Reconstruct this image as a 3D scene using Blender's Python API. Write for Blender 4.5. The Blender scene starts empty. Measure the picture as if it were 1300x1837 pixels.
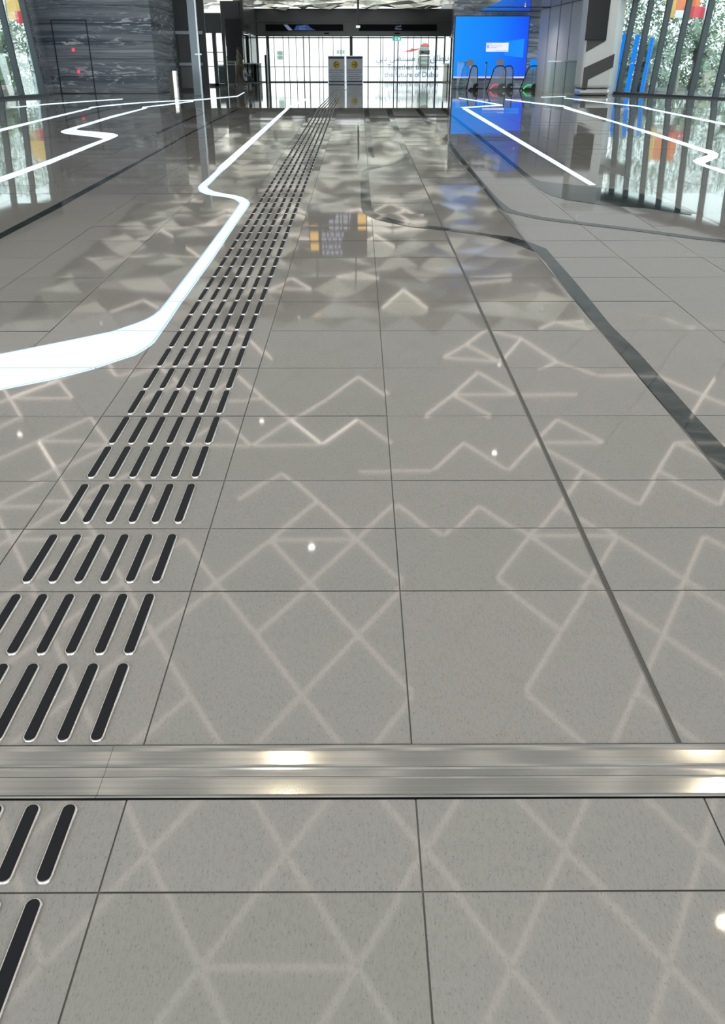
import bpy, bmesh, math, random
from mathutils import Vector, Matrix
from mathutils.geometry import tessellate_polygon
random.seed(11)
SC = bpy.context.scene
COL = SC.collection

# ------------------------------------------------------------------ camera
CAM_H = 0.82
PITCH = 27.9385
YAW = 0.2362
cam_d = bpy.data.cameras.new('camera')
cam_d.sensor_fit = 'VERTICAL'
cam_d.sensor_height = 24.0
cam_d.lens = 24.0 * 1500.0 / 1837.0
cam_d.clip_start = 0.02
cam_d.clip_end = 400
cam = bpy.data.objects.new('camera', cam_d)
COL.objects.link(cam)
cam.location = (0, 0, CAM_H)
cam.rotation_euler = (math.radians(90 - PITCH), 0, math.radians(-YAW))
SC.camera = cam

# ------------------------------------------------------------------ view and world
SC.view_settings.view_transform = 'Standard'
SC.view_settings.look = 'None'
SC.view_settings.gamma = 1.0
SC.view_settings.use_curve_mapping = False
SC.view_settings.exposure = 0.0
SC.cycles.max_bounces = 10
SC.cycles.transparent_max_bounces = 16
SC.cycles.sample_clamp_indirect = 6.0
SC.cycles.caustics_reflective = False
SC.cycles.caustics_refractive = False
W = bpy.data.worlds.new('sky')
SC.world = W
W.use_nodes = True
bg = W.node_tree.nodes['Background']
bg.inputs[0].default_value = (0.90, 0.97, 1.0, 1)
bg.inputs[1].default_value = 3.2
DOWNLIGHT_W = 0.5
LINE_EMIT = 2.0
PANEL_FILL_GLOW = 0.36

# ------------------------------------------------------------------ materials
M = {}
def new_mat(name):
    m = bpy.data.materials.new(name); m.use_nodes = True
    M[name] = m
    return m, m.node_tree, m.node_tree.nodes['Principled BSDF']
def simple(name, col, rough=0.5, metal=0.0, spec=0.5, emit=None, es=0.0, coat=0.0):
    m, nt, b = new_mat(name)
    b.inputs['Base Color'].default_value = (*col, 1)
    b.inputs['Roughness'].default_value = rough
    b.inputs['Metallic'].default_value = metal
    b.inputs['Specular IOR Level'].default_value = spec
    b.inputs['Coat Weight'].default_value = coat
    if emit:
        b.inputs['Emission Color'].default_value = (*emit, 1)
        b.inputs['Emission Strength'].default_value = es
    # faint procedural wear so that no surface is perfectly even
    n = nt.nodes.new('ShaderNodeTexNoise'); n.inputs['Scale'].default_value = 9
    r = nt.nodes.new('ShaderNodeMapRange')
    r.inputs['To Min'].default_value = max(0.0, rough - 0.03); r.inputs['To Max'].default_value = min(1.0, rough + 0.03)
    nt.links.new(n.outputs['Fac'], r.inputs['Value']); nt.links.new(r.outputs['Result'], b.inputs['Roughness'])
    return m
simple('black_rubber', (0.010, 0.012, 0.016), 0.6, 0.0, 0.2)
simple('steel', (0.72, 0.71, 0.69), 0.16, 1.0)
simple('brushed_steel', (0.60, 0.60, 0.58), 0.28, 1.0)
simple('dark_frame', (0.045, 0.055, 0.065), 0.45)
simple('mullion_grey', (0.062, 0.075, 0.088), 0.42)
simple('grey_steel', (0.22, 0.26, 0.29), 0.3, 0.6)
simple('pale_steel', (0.55, 0.62, 0.66), 0.25, 0.8)
simple('white_panel', (0.78, 0.78, 0.77), 0.4)
simple('header_grey', (0.036, 0.042, 0.044), 0.22, 0.0, 0.6)
simple('soffit_grey', (0.24, 0.26, 0.27), 0.12, 0.0, 0.7)
simple('ceiling_grey_fill', (0.30, 0.30, 0.29), 0.5, emit=(1, 1, 1), es=0.10)  # slight emission added as fill for the left marble
simple('ceiling_dark', (0.06, 0.07, 0.09), 0.5)
simple('wall_grey', (0.32, 0.33, 0.33), 0.5)
simple('dark_wall', (0.035, 0.042, 0.048), 0.4)
simple('black_screen', (0.006, 0.008, 0.010), 0.25)
simple('black_gloss', (0.010, 0.010, 0.012), 0.18)
simple('hoarding_white', (0.86, 0.86, 0.85), 0.8)
simple('pale_ground', (0.60, 0.58, 0.52), 0.9)
simple('sign_white', (0.66, 0.68, 0.78), 0.4)
simple('sign_navy', (0.010, 0.015, 0.055), 0.4)
simple('sign_ink', (0.12, 0.14, 0.22), 0.5)
simple('arrow_black', (0.02, 0.015, 0.04), 0.5)
simple('arrow_yellow', (0.62, 0.47, 0.05), 0.45)
simple('text_blue', (0.10, 0.17, 0.32), 0.7)
simple('plane_red', (0.62, 0.06, 0.06), 0.7)
simple('joint_dark', (0.14, 0.14, 0.13), 0.6)
simple('brass_joint', (0.10, 0.095, 0.08), 0.4, 0.3)
simple('inlay_band', (0.085, 0.08, 0.078), 0.35)
simple('column_dark', (0.075, 0.07, 0.07), 0.3)
simple('skin', (0.16, 0.085, 0.055), 0.6)
simple('hair', (0.01, 0.009, 0.008), 0.6)
simple('shirt_olive', (0.055, 0.085, 0.045), 0.8)
simple('trousers_brown', (0.065, 0.048, 0.036), 0.8)
simple('shoe_black', (0.012, 0.012, 0.012), 0.5)
simple('bag_black', (0.01, 0.01, 0.012), 0.6)
simple('hedge_leaf', (0.15, 0.20, 0.13), 0.8)
simple('palm_trunk', (0.20, 0.15, 0.10), 0.9)
simple('rock', (0.42, 0.36, 0.30), 0.9)
simple('billboard_orange', (0.85, 0.20, 0.05), 0.6)
simple('billboard_red', (0.75, 0.05, 0.08), 0.6)
simple('billboard_yellow', (0.85, 0.52, 0.16), 0.6)
simple('cream_box', (0.62, 0.60, 0.45), 0.6)
simple('reflection_blue', (0.0, 0.13, 0.62), 0.2, emit=(0.01, 0.22, 0.75), es=0.8)  # emission paints the video screen's reflection
simple('bldg_glass', (0.18, 0.25, 0.24), 0.3)
simple('bldg_dark', (0.10, 0.11, 0.10), 0.6)
simple('roof_red', (0.55, 0.07, 0.05), 0.8)
simple('strip_emit', (0.10, 0.12, 0.13), 0.3, emit=(0.80, 0.95, 1.0), es=1.35)
simple('strip_edge', (0.10, 0.12, 0.13), 0.3, emit=(0.42, 0.66, 0.86), es=1.0)
simple('white_lamp', (0.8, 0.8, 0.8), 0.3, emit=(0.80, 0.80, 1.0), es=0.9)
simple('warm_lamp', (0.8, 0.8, 0.8), 0.3, emit=(1.0, 0.80, 0.50), es=30)
simple('led_red', (0.6, 0.02, 0.02), 0.4, emit=(1.0, 0.10, 0.15), es=0.9)
simple('led_green', (0.0, 0.5, 0.1), 0.4, emit=(0.05, 1.0, 0.15), es=0.8)
simple('exit_green', (0.02, 0.35, 0.28), 0.4, emit=(0.04, 0.42, 0.34), es=0.9)
simple('exit_white', (0.8, 0.9, 0.85), 0.4, emit=(0.7, 1.0, 0.9), es=0.8)
simple('light_line', (0.8, 0.8, 0.8), 0.3, emit=(1.0, 0.88, 0.78), es=LINE_EMIT)
simple('display_blue', (0.0, 0.02, 0.08), 0.3, emit=(0.01, 0.06, 0.25), es=0.6)
simple('display_pale', (0.05, 0.06, 0.1), 0.3, emit=(0.22, 0.28, 0.45), es=0.6)
simple('display_black', (0.004, 0.004, 0.007), 0.4, 0.0, 0.08)
simple('board_yellow', (0.5, 0.3, 0.05), 0.4, emit=(1.0, 0.60, 0.14), es=1.3)
simple('board_text', (0.4, 0.4, 0.5), 0.4, emit=(0.55, 0.58, 0.75), es=0.8)
simple('dialog_white', (0.7, 0.7, 0.8), 0.4, emit=(0.72, 0.75, 1.0), es=0.95)
simple('dialog_ink', (0.3, 0.3, 0.6), 0.4, emit=(0.36, 0.36, 0.85), es=0.9)
simple('screen_ray', (0.0, 0.1, 0.4), 0.4, emit=(0.0, 0.24, 0.95), es=1.0)
simple('purple_edge', (0.5, 0.5, 0.8), 0.4, emit=(0.60, 0.55, 1.0), es=0.9)
simple('slat_gap_blue', (0.07, 0.09, 0.42), 0.5)

def coords(nt, kind='Object'):
    t = nt.nodes.new('ShaderNodeTexCoord'); return t.outputs[kind]
def scaled(nt, src, s):
    mp = nt.nodes.new('ShaderNodeMapping'); mp.inputs['Scale'].default_value = s
    nt.links.new(src, mp.inputs['Vector']); return mp.outputs['Vector']
def noise(nt, vec, scale, detail=2.0, rough=0.5, dist=0.0):
    n = nt.nodes.new('ShaderNodeTexNoise')
    n.inputs['Scale'].default_value = scale; n.inputs['Detail'].default_value = detail
    n.inputs['Roughness'].default_value = rough; n.inputs['Distortion'].default_value = dist
    nt.links.new(vec, n.inputs['Vector']); return n.outputs['Fac']
def ramp(nt, fac, stops):
    r = nt.nodes.new('ShaderNodeValToRGB')
    e = r.color_ramp.elements
    while len(e) < len(stops): e.new(0.5)
    for k, (p, c) in enumerate(stops):
        e[k].position = p; e[k].color = (*c, 1) if len(c) == 3 else c
    nt.links.new(fac, r.inputs['Fac']); return r.outputs['Color']
def mixc(nt, fac, a, b, mode='MIX'):
    m = nt.nodes.new('ShaderNodeMix'); m.data_type = 'RGBA'; m.blend_type = mode
    for sock, v in ((m.inputs[0], fac), (m.inputs[6], a), (m.inputs[7], b)):
        if hasattr(v, 'is_linked') or hasattr(v, 'links'): nt.links.new(v, sock)
        else: sock.default_value = v if isinstance(v, (int, float)) else (*v, 1)
    return m.outputs[2]
def math_n(nt, op, a, b=None, c=None):
    m = nt.nodes.new('ShaderNodeMath'); m.operation = op
    for k, v in enumerate((a, b, c)):
        if v is None: continue
        if isinstance(v, (int, float)): m.inputs[k].default_value = v
        else: nt.links.new(v, m.inputs[k])
    return m.outputs[0]

def floor_material():
    m, nt, b = new_mat('floor_stone')
    co = coords(nt)
    at = nt.nodes.new('ShaderNodeAttribute'); at.attribute_name = 'shade'
    streak = noise(nt, scaled(nt, co, (260, 60, 60)), 1.0, 2.0, 0.6)
    cloud = noise(nt, co, 1.6, 3.0, 0.5)
    fleck = noise(nt, scaled(nt, co, (420, 130, 90)), 1.0, 1.0)
    base = mixc(nt, at.outputs['Fac'], (0.298, 0.298, 0.276), (0.330, 0.318, 0.302))
    base = mixc(nt, ramp(nt, cloud, [(0.35, (0, 0, 0)), (0.65, (1, 1, 1))]), base, mixc(nt, 0.5, base, (0.325, 0.312, 0.303)))
    s1 = ramp(nt, streak, [(0.30, (0.78, 0.78, 0.78)), (0.55, (1, 1, 1))])
    base = mixc(nt, 0.55, base, s1, 'MULTIPLY')
    s2 = ramp(nt, fleck, [(0.27, (0.55, 0.55, 0.54)), (0.36, (1, 1, 1))])
    base = mixc(nt, 0.7, base, s2, 'MULTIPLY')
    nt.links.new(base, b.inputs['Base Color'])
    b.inputs['Roughness'].default_value = 0.055
    b.inputs['IOR'].default_value = 1.5
    r = nt.nodes.new('ShaderNodeMapRange')
    r.inputs['To Min'].default_value = 0.028; r.inputs['To Max'].default_value = 0.045
    nt.links.new(cloud, r.inputs['Value']); nt.links.new(r.outputs['Result'], b.inputs['Roughness'])
floor_material()

def inlay_material():
    m, nt, b = new_mat('dark_inlay')
    co = coords(nt)
    n = noise(nt, scaled(nt, co, (5, 9, 5)), 1.0, 3.0, 0.6, 0.6)
    c = ramp(nt, n, [(0.3, (0.016, 0.024, 0.025)), (0.5, (0.028, 0.042, 0.043)), (0.62, (0.055, 0.07, 0.07)), (0.75, (0.026, 0.038, 0.04))])
    nt.links.new(c, b.inputs['Base Color'])
    b.inputs['Roughness'].default_value = 0.035; b.inputs['IOR'].default_value = 1.36
inlay_material()

def strip_material():
    m = M['strip_emit']; nt = m.node_tree; b = nt.nodes['Principled BSDF']
    co = nt.nodes.new('ShaderNodeTexCoord').outputs['Object']
    sp = nt.nodes.new('ShaderNodeSeparateXYZ'); nt.links.new(co, sp.inputs[0])
    y = math_n(nt, 'SUBTRACT', sp.outputs['Y'], 2.641)
    y = math_n(nt, 'DIVIDE', y, 0.5813)
    y = math_n(nt, 'FRACT', math_n(nt, 'ADD', y, 0.5))
    y = math_n(nt, 'ABSOLUTE', math_n(nt, 'SUBTRACT', y, 0.5))
    joint = math_n(nt, 'LESS_THAN', y, 0.006)
    soft = nt.nodes.new('ShaderNodeMapRange'); soft.inputs['From Max'].default_value = 0.07
    soft.inputs['To Min'].default_value = 0.80; soft.inputs['To Max'].default_value = 1.0
    nt.links.new(y, soft.inputs['Value'])
    col = mixc(nt, joint, (0.70, 0.90, 1.0), (0.20, 0.36, 0.40))
    nt.links.new(col, b.inputs['Emission Color'])
    es = math_n(nt, 'MULTIPLY', soft.outputs['Result'], 1.38)
    nt.links.new(es, b.inputs['Emission Strength'])
strip_material()

def marble_material(name, dark=1.0):
    m, nt, b = new_mat(name)
    co = coords(nt)
    band = noise(nt, scaled(nt, co, (0.10, 0.10, 1.9)), 1.0, 4.0, 0.62, 0.8)
    c = ramp(nt, band, [(0.30, (0.030, 0.036, 0.045)), (0.44, (0.065, 0.075, 0.088)), (0.52, (0.135, 0.14, 0.148)),
                        (0.58, (0.075, 0.084, 0.096)), (0.68, (0.20, 0.205, 0.205)), (0.8, (0.07, 0.08, 0.09))])
    vein = noise(nt, scaled(nt, co, (1.9, 1.9, 9.0)), 1.0, 4.0, 0.6, 0.8)
    v = ramp(nt, vein, [(0.56, (0, 0, 0)), (0.62, (1, 1, 1))])
    row = noise(nt, scaled(nt, co, (0.2, 0.2, 1.3)), 1.0, 1.0)
    rm = ramp(nt, row, [(0.42, (0, 0, 0)), (0.55, (1, 1, 1))])
    vm = mixc(nt, 1.0, v, rm, 'MULTIPLY')
    c = mixc(nt, vm, c, (0.26, 0.275, 0.28))
    sp = nt.nodes.new('ShaderNodeSeparateXYZ'); nt.links.new(co, sp.inputs[0])
    z = math_n(nt, 'FRACT', math_n(nt, 'DIVIDE', sp.outputs['Z'], 0.56))
    zl = math_n(nt, 'LESS_THAN', z, 0.035)
    c = mixc(nt, zl, c, (0.025, 0.028, 0.034))
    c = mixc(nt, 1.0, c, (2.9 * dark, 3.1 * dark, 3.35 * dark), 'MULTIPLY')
    if False: c = mixc(nt, 1.0, c, (dark, dark, dark), 'MULTIPLY')
    nt.links.new(c, b.inputs['Base Color'])
    b.inputs['Roughness'].default_value = 0.16
marble_material('marble')
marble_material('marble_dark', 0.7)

def ceiling_metal():
    m, nt, b = new_mat('ceiling_metal')
    co = coords(nt)
    at = nt.nodes.new('ShaderNodeAttribute'); at.attribute_name = 'shade'
    c = mixc(nt, at.outputs['Fac'], (0.34, 0.34, 0.31), (0.66, 0.64, 0.58))
    nt.links.new(c, b.inputs['Base Color'])
    b.inputs['Metallic'].default_value = 0.9
    b.inputs['Roughness'].default_value = 0.16
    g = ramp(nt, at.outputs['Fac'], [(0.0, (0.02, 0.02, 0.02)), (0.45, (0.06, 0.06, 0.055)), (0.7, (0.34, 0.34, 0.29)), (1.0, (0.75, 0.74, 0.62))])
    nt.links.new(g, b.inputs['Emission Color']); b.inputs['Emission Strength'].default_value = 1.0  # random facet glow painted in for daylight mirrored by the metal
ceiling_metal()
simple('ceiling_pale_fill', (0.5, 0.52, 0.53), 0.5, emit=(0.95, 0.99, 1.0), es=0.36)  # margin emission added to brighten the right-hand floor and column
simple('lamp_dim', (0.8, 0.8, 0.8), 0.3, emit=(1.0, 0.90, 0.72), es=2.5)
simple('ceiling_glow_fill', (0.6, 0.6, 0.58), 0.5, emit=(1.0, 0.99, 0.96), es=PANEL_FILL_GLOW)  # panel emission added as fill light for the near floor

def glass_material(name, tint, refl=1.0):
    m = bpy.data.materials.new(name); m.use_nodes = True; M[name] = m
    nt = m.node_tree; nt.nodes.clear()
    o = nt.nodes.new('ShaderNodeOutputMaterial'); mx = nt.nodes.new('ShaderNodeMixShader')
    t = nt.nodes.new('ShaderNodeBsdfTransparent'); t.inputs[0].default_value = (*tint, 1)
    g = nt.nodes.new('ShaderNodeBsdfGlossy'); g.inputs['Roughness'].default_value = 0.02
    f = nt.nodes.new('ShaderNodeFresnel'); f.inputs[0].default_value = 1.45
    k = math_n(nt, 'MULTIPLY', f.outputs[0], refl)
    nt.links.new(k, mx.inputs[0]); nt.links.new(t.outputs[0], mx.inputs[1]); nt.links.new(g.outputs[0], mx.inputs[2])
    nt.links.new(mx.outputs[0], o.inputs[0])
glass_material('clear_glass', (0.95, 0.98, 0.97))
glass_material('facade_glass', (0.86, 0.93, 0.92), 0.35)
glass_material('rail_glass', (0.80, 0.88, 0.87))
def glare_glass():
    m = bpy.data.materials.new('glare_glass'); m.use_nodes = True; M['glare_glass'] = m
    nt = m.node_tree; nt.nodes.clear()
    o = nt.nodes.new('ShaderNodeOutputMaterial'); a = nt.nodes.new('ShaderNodeMixShader'); a.inputs[0].default_value = 0.5
    t = nt.nodes.new('ShaderNodeBsdfTransparent'); d = nt.nodes.new('ShaderNodeBsdfTranslucent'); d.inputs[0].default_value = (0.8, 0.9, 0.86, 1)
    d2 = nt.nodes.new('ShaderNodeBsdfDiffuse'); d2.inputs[0].default_value = (0.75, 0.85, 0.8, 1)  # milky white stands in for door glare mirrored in the glass
    b = nt.nodes.new('ShaderNodeMixShader'); nt.links.new(d.outputs[0], b.inputs[1]); nt.links.new(d2.outputs[0], b.inputs[2])
    nt.links.new(t.outputs[0], a.inputs[1]); nt.links.new(b.outputs[0], a.inputs[2]); nt.links.new(a.outputs[0], o.inputs[0])
glare_glass()
glass_material('dark_glass', (0.10, 0.12, 0.14))

def leaf_material():
    m, nt, b = new_mat('palm_leaf')
    n = noise(nt, coords(nt), 3.0, 2.0)
    c = ramp(nt, n, [(0.3, (0.12, 0.19, 0.11)), (0.5, (0.22, 0.31, 0.21)), (0.7, (0.44, 0.53, 0.44))])
    nt.links.new(c, b.inputs['Base Color']); b.inputs['Roughness'].default_value = 0.45
leaf_material()
def screen_material():
    m, nt, b = new_mat('screen_blue')
    co = coords(nt, 'Generated')
    sp = nt.nodes.new('ShaderNodeSeparateXYZ'); nt.links.new(co, sp.inputs[0])
    c = ramp(nt, sp.outputs['X'], [(0.0, (0.0, 0.27, 0.93)), (0.55, (0.0, 0.21, 0.92)), (1.0, (0.0, 0.075, 0.88))])
    b.inputs['Base Color'].default_value = (0.0, 0.0, 0.01, 1)
    nt.links.new(c, b.inputs['Emission Color']); b.inputs['Emission Strength'].default_value = 1.05
    b.inputs['Roughness'].default_value = 0.5
screen_material()
def aluminium():
    m, nt, b = new_mat('aluminium')
    n = noise(nt, scaled(nt, coords(nt), (1.5, 260, 260)), 1.0, 3.0)
    c = ramp(nt, n, [(0.3, (0.37, 0.375, 0.365)), (0.7, (0.44, 0.445, 0.43))])
    nt.links.new(c, b.inputs['Base Color'])
    b.inputs['Metallic'].default_value = 1.0; b.inputs['Roughness'].default_value = 0.13
    b.inputs['Anisotropic'].default_value = 0.5
aluminium()

# ------------------------------------------------------------------ object helpers
def finish(name, bm, mat, parent=None, smooth=False):
    bmesh.ops.recalc_face_normals(bm, faces=bm.faces)
    me = bpy.data.meshes.new(name); bm.to_mesh(me); bm.free()
    mats = mat if isinstance(mat, (list, tuple)) else [mat]
    for k in mats: me.materials.append(M[k])
    if smooth:
        for p in me.polygons: p.use_smooth = True
    o = bpy.data.objects.new(name, me); COL.objects.link(o)
    if parent: o.parent = parent
    return o
def tag(o, label, cat, group=None, kind=None):
    o['label'] = label; o['category'] = cat
    if group: o['group'] = group
    if kind: o['kind'] = kind
    return o
def thing(name, label, cat, loc=(0, 0, 0), rz=0, group=None):
    o = bpy.data.objects.new(name, None); COL.objects.link(o)
    o.empty_display_size = 0.1
    o.location = loc; o.rotation_euler = (0, 0, rz)
    return tag(o, label, cat, group)
def struct(name, bm, mat, parent=None, label=None):
    o = finish(name, bm, mat, parent)
    if not parent: o['kind'] = 'structure'
    if label: o['label'] = label
    return o
def structe(name, label=None):
    o = bpy.data.objects.new(name, None); COL.objects.link(o); o['kind'] = 'structure'
    if label: o['label'] = label
    return o
def box(bm, x0, x1, y0, y1, z0, z1, bev=0.0, mi=0):
    r = bmesh.ops.create_cube(bm, size=1.0)
    vs = r['verts']
    for v in vs:
        v.co = Vector(((x0 + x1) / 2 + v.co.x * (x1 - x0), (y0 + y1) / 2 + v.co.y * (y1 - y0), (z0 + z1) / 2 + v.co.z * (z1 - z0)))
    fs = list({f for v in vs for f in v.link_faces})
    for f in fs: f.material_index = mi
    if bev:
        es = list({e for v in vs for e in v.link_edges})
        r = bmesh.ops.bevel(bm, geom=es, offset=bev, segments=2, affect='EDGES', profile=0.5)
        for f in r['faces']: f.material_index = mi
    return vs
def bx(*a, **k):
    bm = bmesh.new(); box(bm, *a, **k); return bm
def prism(bm, pts, d, mi=0):
    """closed outline of 3D points, pushed along d into a solid"""
    d = Vector(d); a = [bm.verts.new(Vector(p)) for p in pts]; b = [bm.verts.new(Vector(p) + d) for p in pts]
    n = len(pts)
    tris = tessellate_polygon([[Vector(p) for p in pts]])
    for t in tris:
        for vv in ([a[i] for i in t], [b[i] for i in reversed(t)]):
            try: f = bm.faces.new(vv); f.material_index = mi
            except ValueError: pass
    for i in range(n):
        f = bm.faces.new((a[i], a[(i + 1) % n], b[(i + 1) % n], b[i])); f.material_index = mi
def beam(bm, p, q, w, t, up=(0, 0, 1), mi=0):
    p, q = Vector(p), Vector(q); d = (q - p)
    s = d.cross(Vector(up)).normalized(); u = s.cross(d).normalized()
    c = [p + s * w / 2 + u * t / 2, p - s * w / 2 + u * t / 2, p - s * w / 2 - u * t / 2, p + s * w / 2 - u * t / 2]
    prism(bm, c, d, mi)
def tube(bm, pts, r, seg=10, mi=0):
    pts = [Vector(p) for p in pts]; rings = []
    rr = r if isinstance(r, (list, tuple)) else [r] * len(pts)
    for i, p in enumerate(pts):
        d = (pts[min(i + 1, len(pts) - 1)] - pts[max(i - 1, 0)]).normalized()
        a = d.orthogonal().normalized() if i == 0 else (a - d * a.dot(d)).normalized()
        b = d.cross(a)
        rings.append([bm.verts.new(p + (a * math.cos(2 * math.pi * k / seg) + b * math.sin(2 * math.pi * k / seg)) * rr[i]) for k in range(seg)])
    for i in range(len(rings) - 1):
        for k in range(seg):
            f = bm.faces.new((rings[i][k], rings[i][(k + 1) % seg], rings[i + 1][(k + 1) % seg], rings[i + 1][k])); f.material_index = mi
    for rg in (rings[0], rings[-1]):
        f = bm.faces.new(rg); f.material_index = mi
def disc(bm, c, r, d, seg=24, axis='y', mi=0):
    pts = []
    for k in range(seg):
        t = 2 * math.pi * k / seg
        if axis == 'y': pts.append((c[0] + r * math.cos(t), c[1], c[2] + r * math.sin(t)))
        else: pts.append((c[0] + r * math.cos(t), c[1] + r * math.sin(t), c[2]))
    prism(bm, pts, d, mi)
def text_mesh(name, body, size, loc, rot, mat, parent, thick=0.003, align='CENTER'):
    c = bpy.data.curves.new(name, 'FONT'); c.body = body; c.size = size; c.extrude = thick
    c.align_x = align; c.align_y = 'CENTER'; c.resolution_u = 3
    o = bpy.data.objects.new(name, c); COL.objects.link(o)
    bpy.context.view_layer.update()
    me = bpy.data.meshes.new_from_object(o.evaluated_get(bpy.context.evaluated_depsgraph_get()))
    bpy.data.objects.remove(o)
    me.materials.clear(); me.materials.append(M[mat])
    o = bpy.data.objects.new(name, me); COL.objects.link(o)
    o.location = loc; o.rotation_euler = rot
    if parent: o.parent = parent
    return o

# ------------------------------------------------------------------ ground geometry: level hall floor and the ramp before it
YC = 21.919           # crest where the ramp meets the level floor
SL = 0.0236347        # rise of the ramp
SLA = math.atan(SL)
def gz(y): return (y - YC) * SL if y < YC else 0.0
TX, X0 = 0.585, 0.113
TY, Y0 = 0.5813, 2.641
def facade_r(y):   # x of the right glass front
    return 9.2 + (33.9 - y) * (1.9 / 5.7)
def facade_l(y):
    return -10.386 - (30.815 - y) * 0.2326
def build_floor():
    bm = bmesh.new(); sh = bm.faces.layers.float.new('shade')
    g = 0.0018
    ys = []
    y = Y0
    while y < YC - 0.3: ys.append(y); y += TY
    far = []
    y = YC
    while y < 64.2: far.append(y); y += TY
    near = [-6.7, -6.1, -5.5, -4.9, -4.3, -3.7, -3.1, -2.5, -1.9, -1.3, -0.72, -0.15, 0.43, 1.013, 1.226]
    rows = list(zip(near[:-1], near[1:])) + [(1.376, 1.964), (1.964, 2.309), (2.309, 2.641)]
    rows += list(zip(ys[:-1], ys[1:])) + [(ys[-1], YC)] + list(zip(far[:-1], far[1:]))
    rng = random.Random(5)
    for (ya, yb) in rows:
        xl = facade_l(min(yb, 31.0)) if yb > 17 else -13.5
        xr = facade_r(ya) if ya > 16 else 15.2
        xl, xr = xl - 0.6, xr + 0.6
        if ya > 31: xl = -14
        if ya > 33: xr = 11
        k0 = math.floor((xl - X0) / TX); k1 = math.ceil((xr - X0) / TX)
        onB = ya >= YC - 0.01
        for k in range(k0, k1):
            xa, xb = X0 + k * TX, X0 + (k + 1) * TX
            cx, cy = (xa + xb) / 2, (ya + yb) / 2
            amp = 0.0005 if onB else 0.0015
            tx, ty = rng.uniform(-amp, amp), rng.uniform(-amp, amp) * (1 if onB else 2.0)
            vs = []
            for (px, py) in ((xa + g, ya + g), (xb - g, ya + g), (xb - g, yb - g), (xa + g, yb - g)):
                vs.append(bm.verts.new((px, py, gz(py) + (px - cx) * tx + (py - cy) * ty)))
            f = bm.faces.new(vs); f[sh] = rng.random()
            f.material_index = 0
    # bed of dark grout under the tiles
    for (ya, yb) in ((-6.7, YC), (YC, 64.2)):
        vs = [bm.verts.new((x, y, gz(min(y, YC)) - 0.0025)) for x, y in ((-16, ya), (17, ya), (17, yb), (-16, yb))]
        f = bm.faces.new(vs); f.material_index = 1
    me = bpy.data.meshes.new('floor'); bm.to_mesh(me); bm.free()
    me.materials.append(M['floor_stone']); me.materials.append(M['joint_dark'])
    o = bpy.data.objects.new('floor', me); COL.objects.link(o); o['kind'] = 'structure'
    return o
build_floor()

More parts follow.
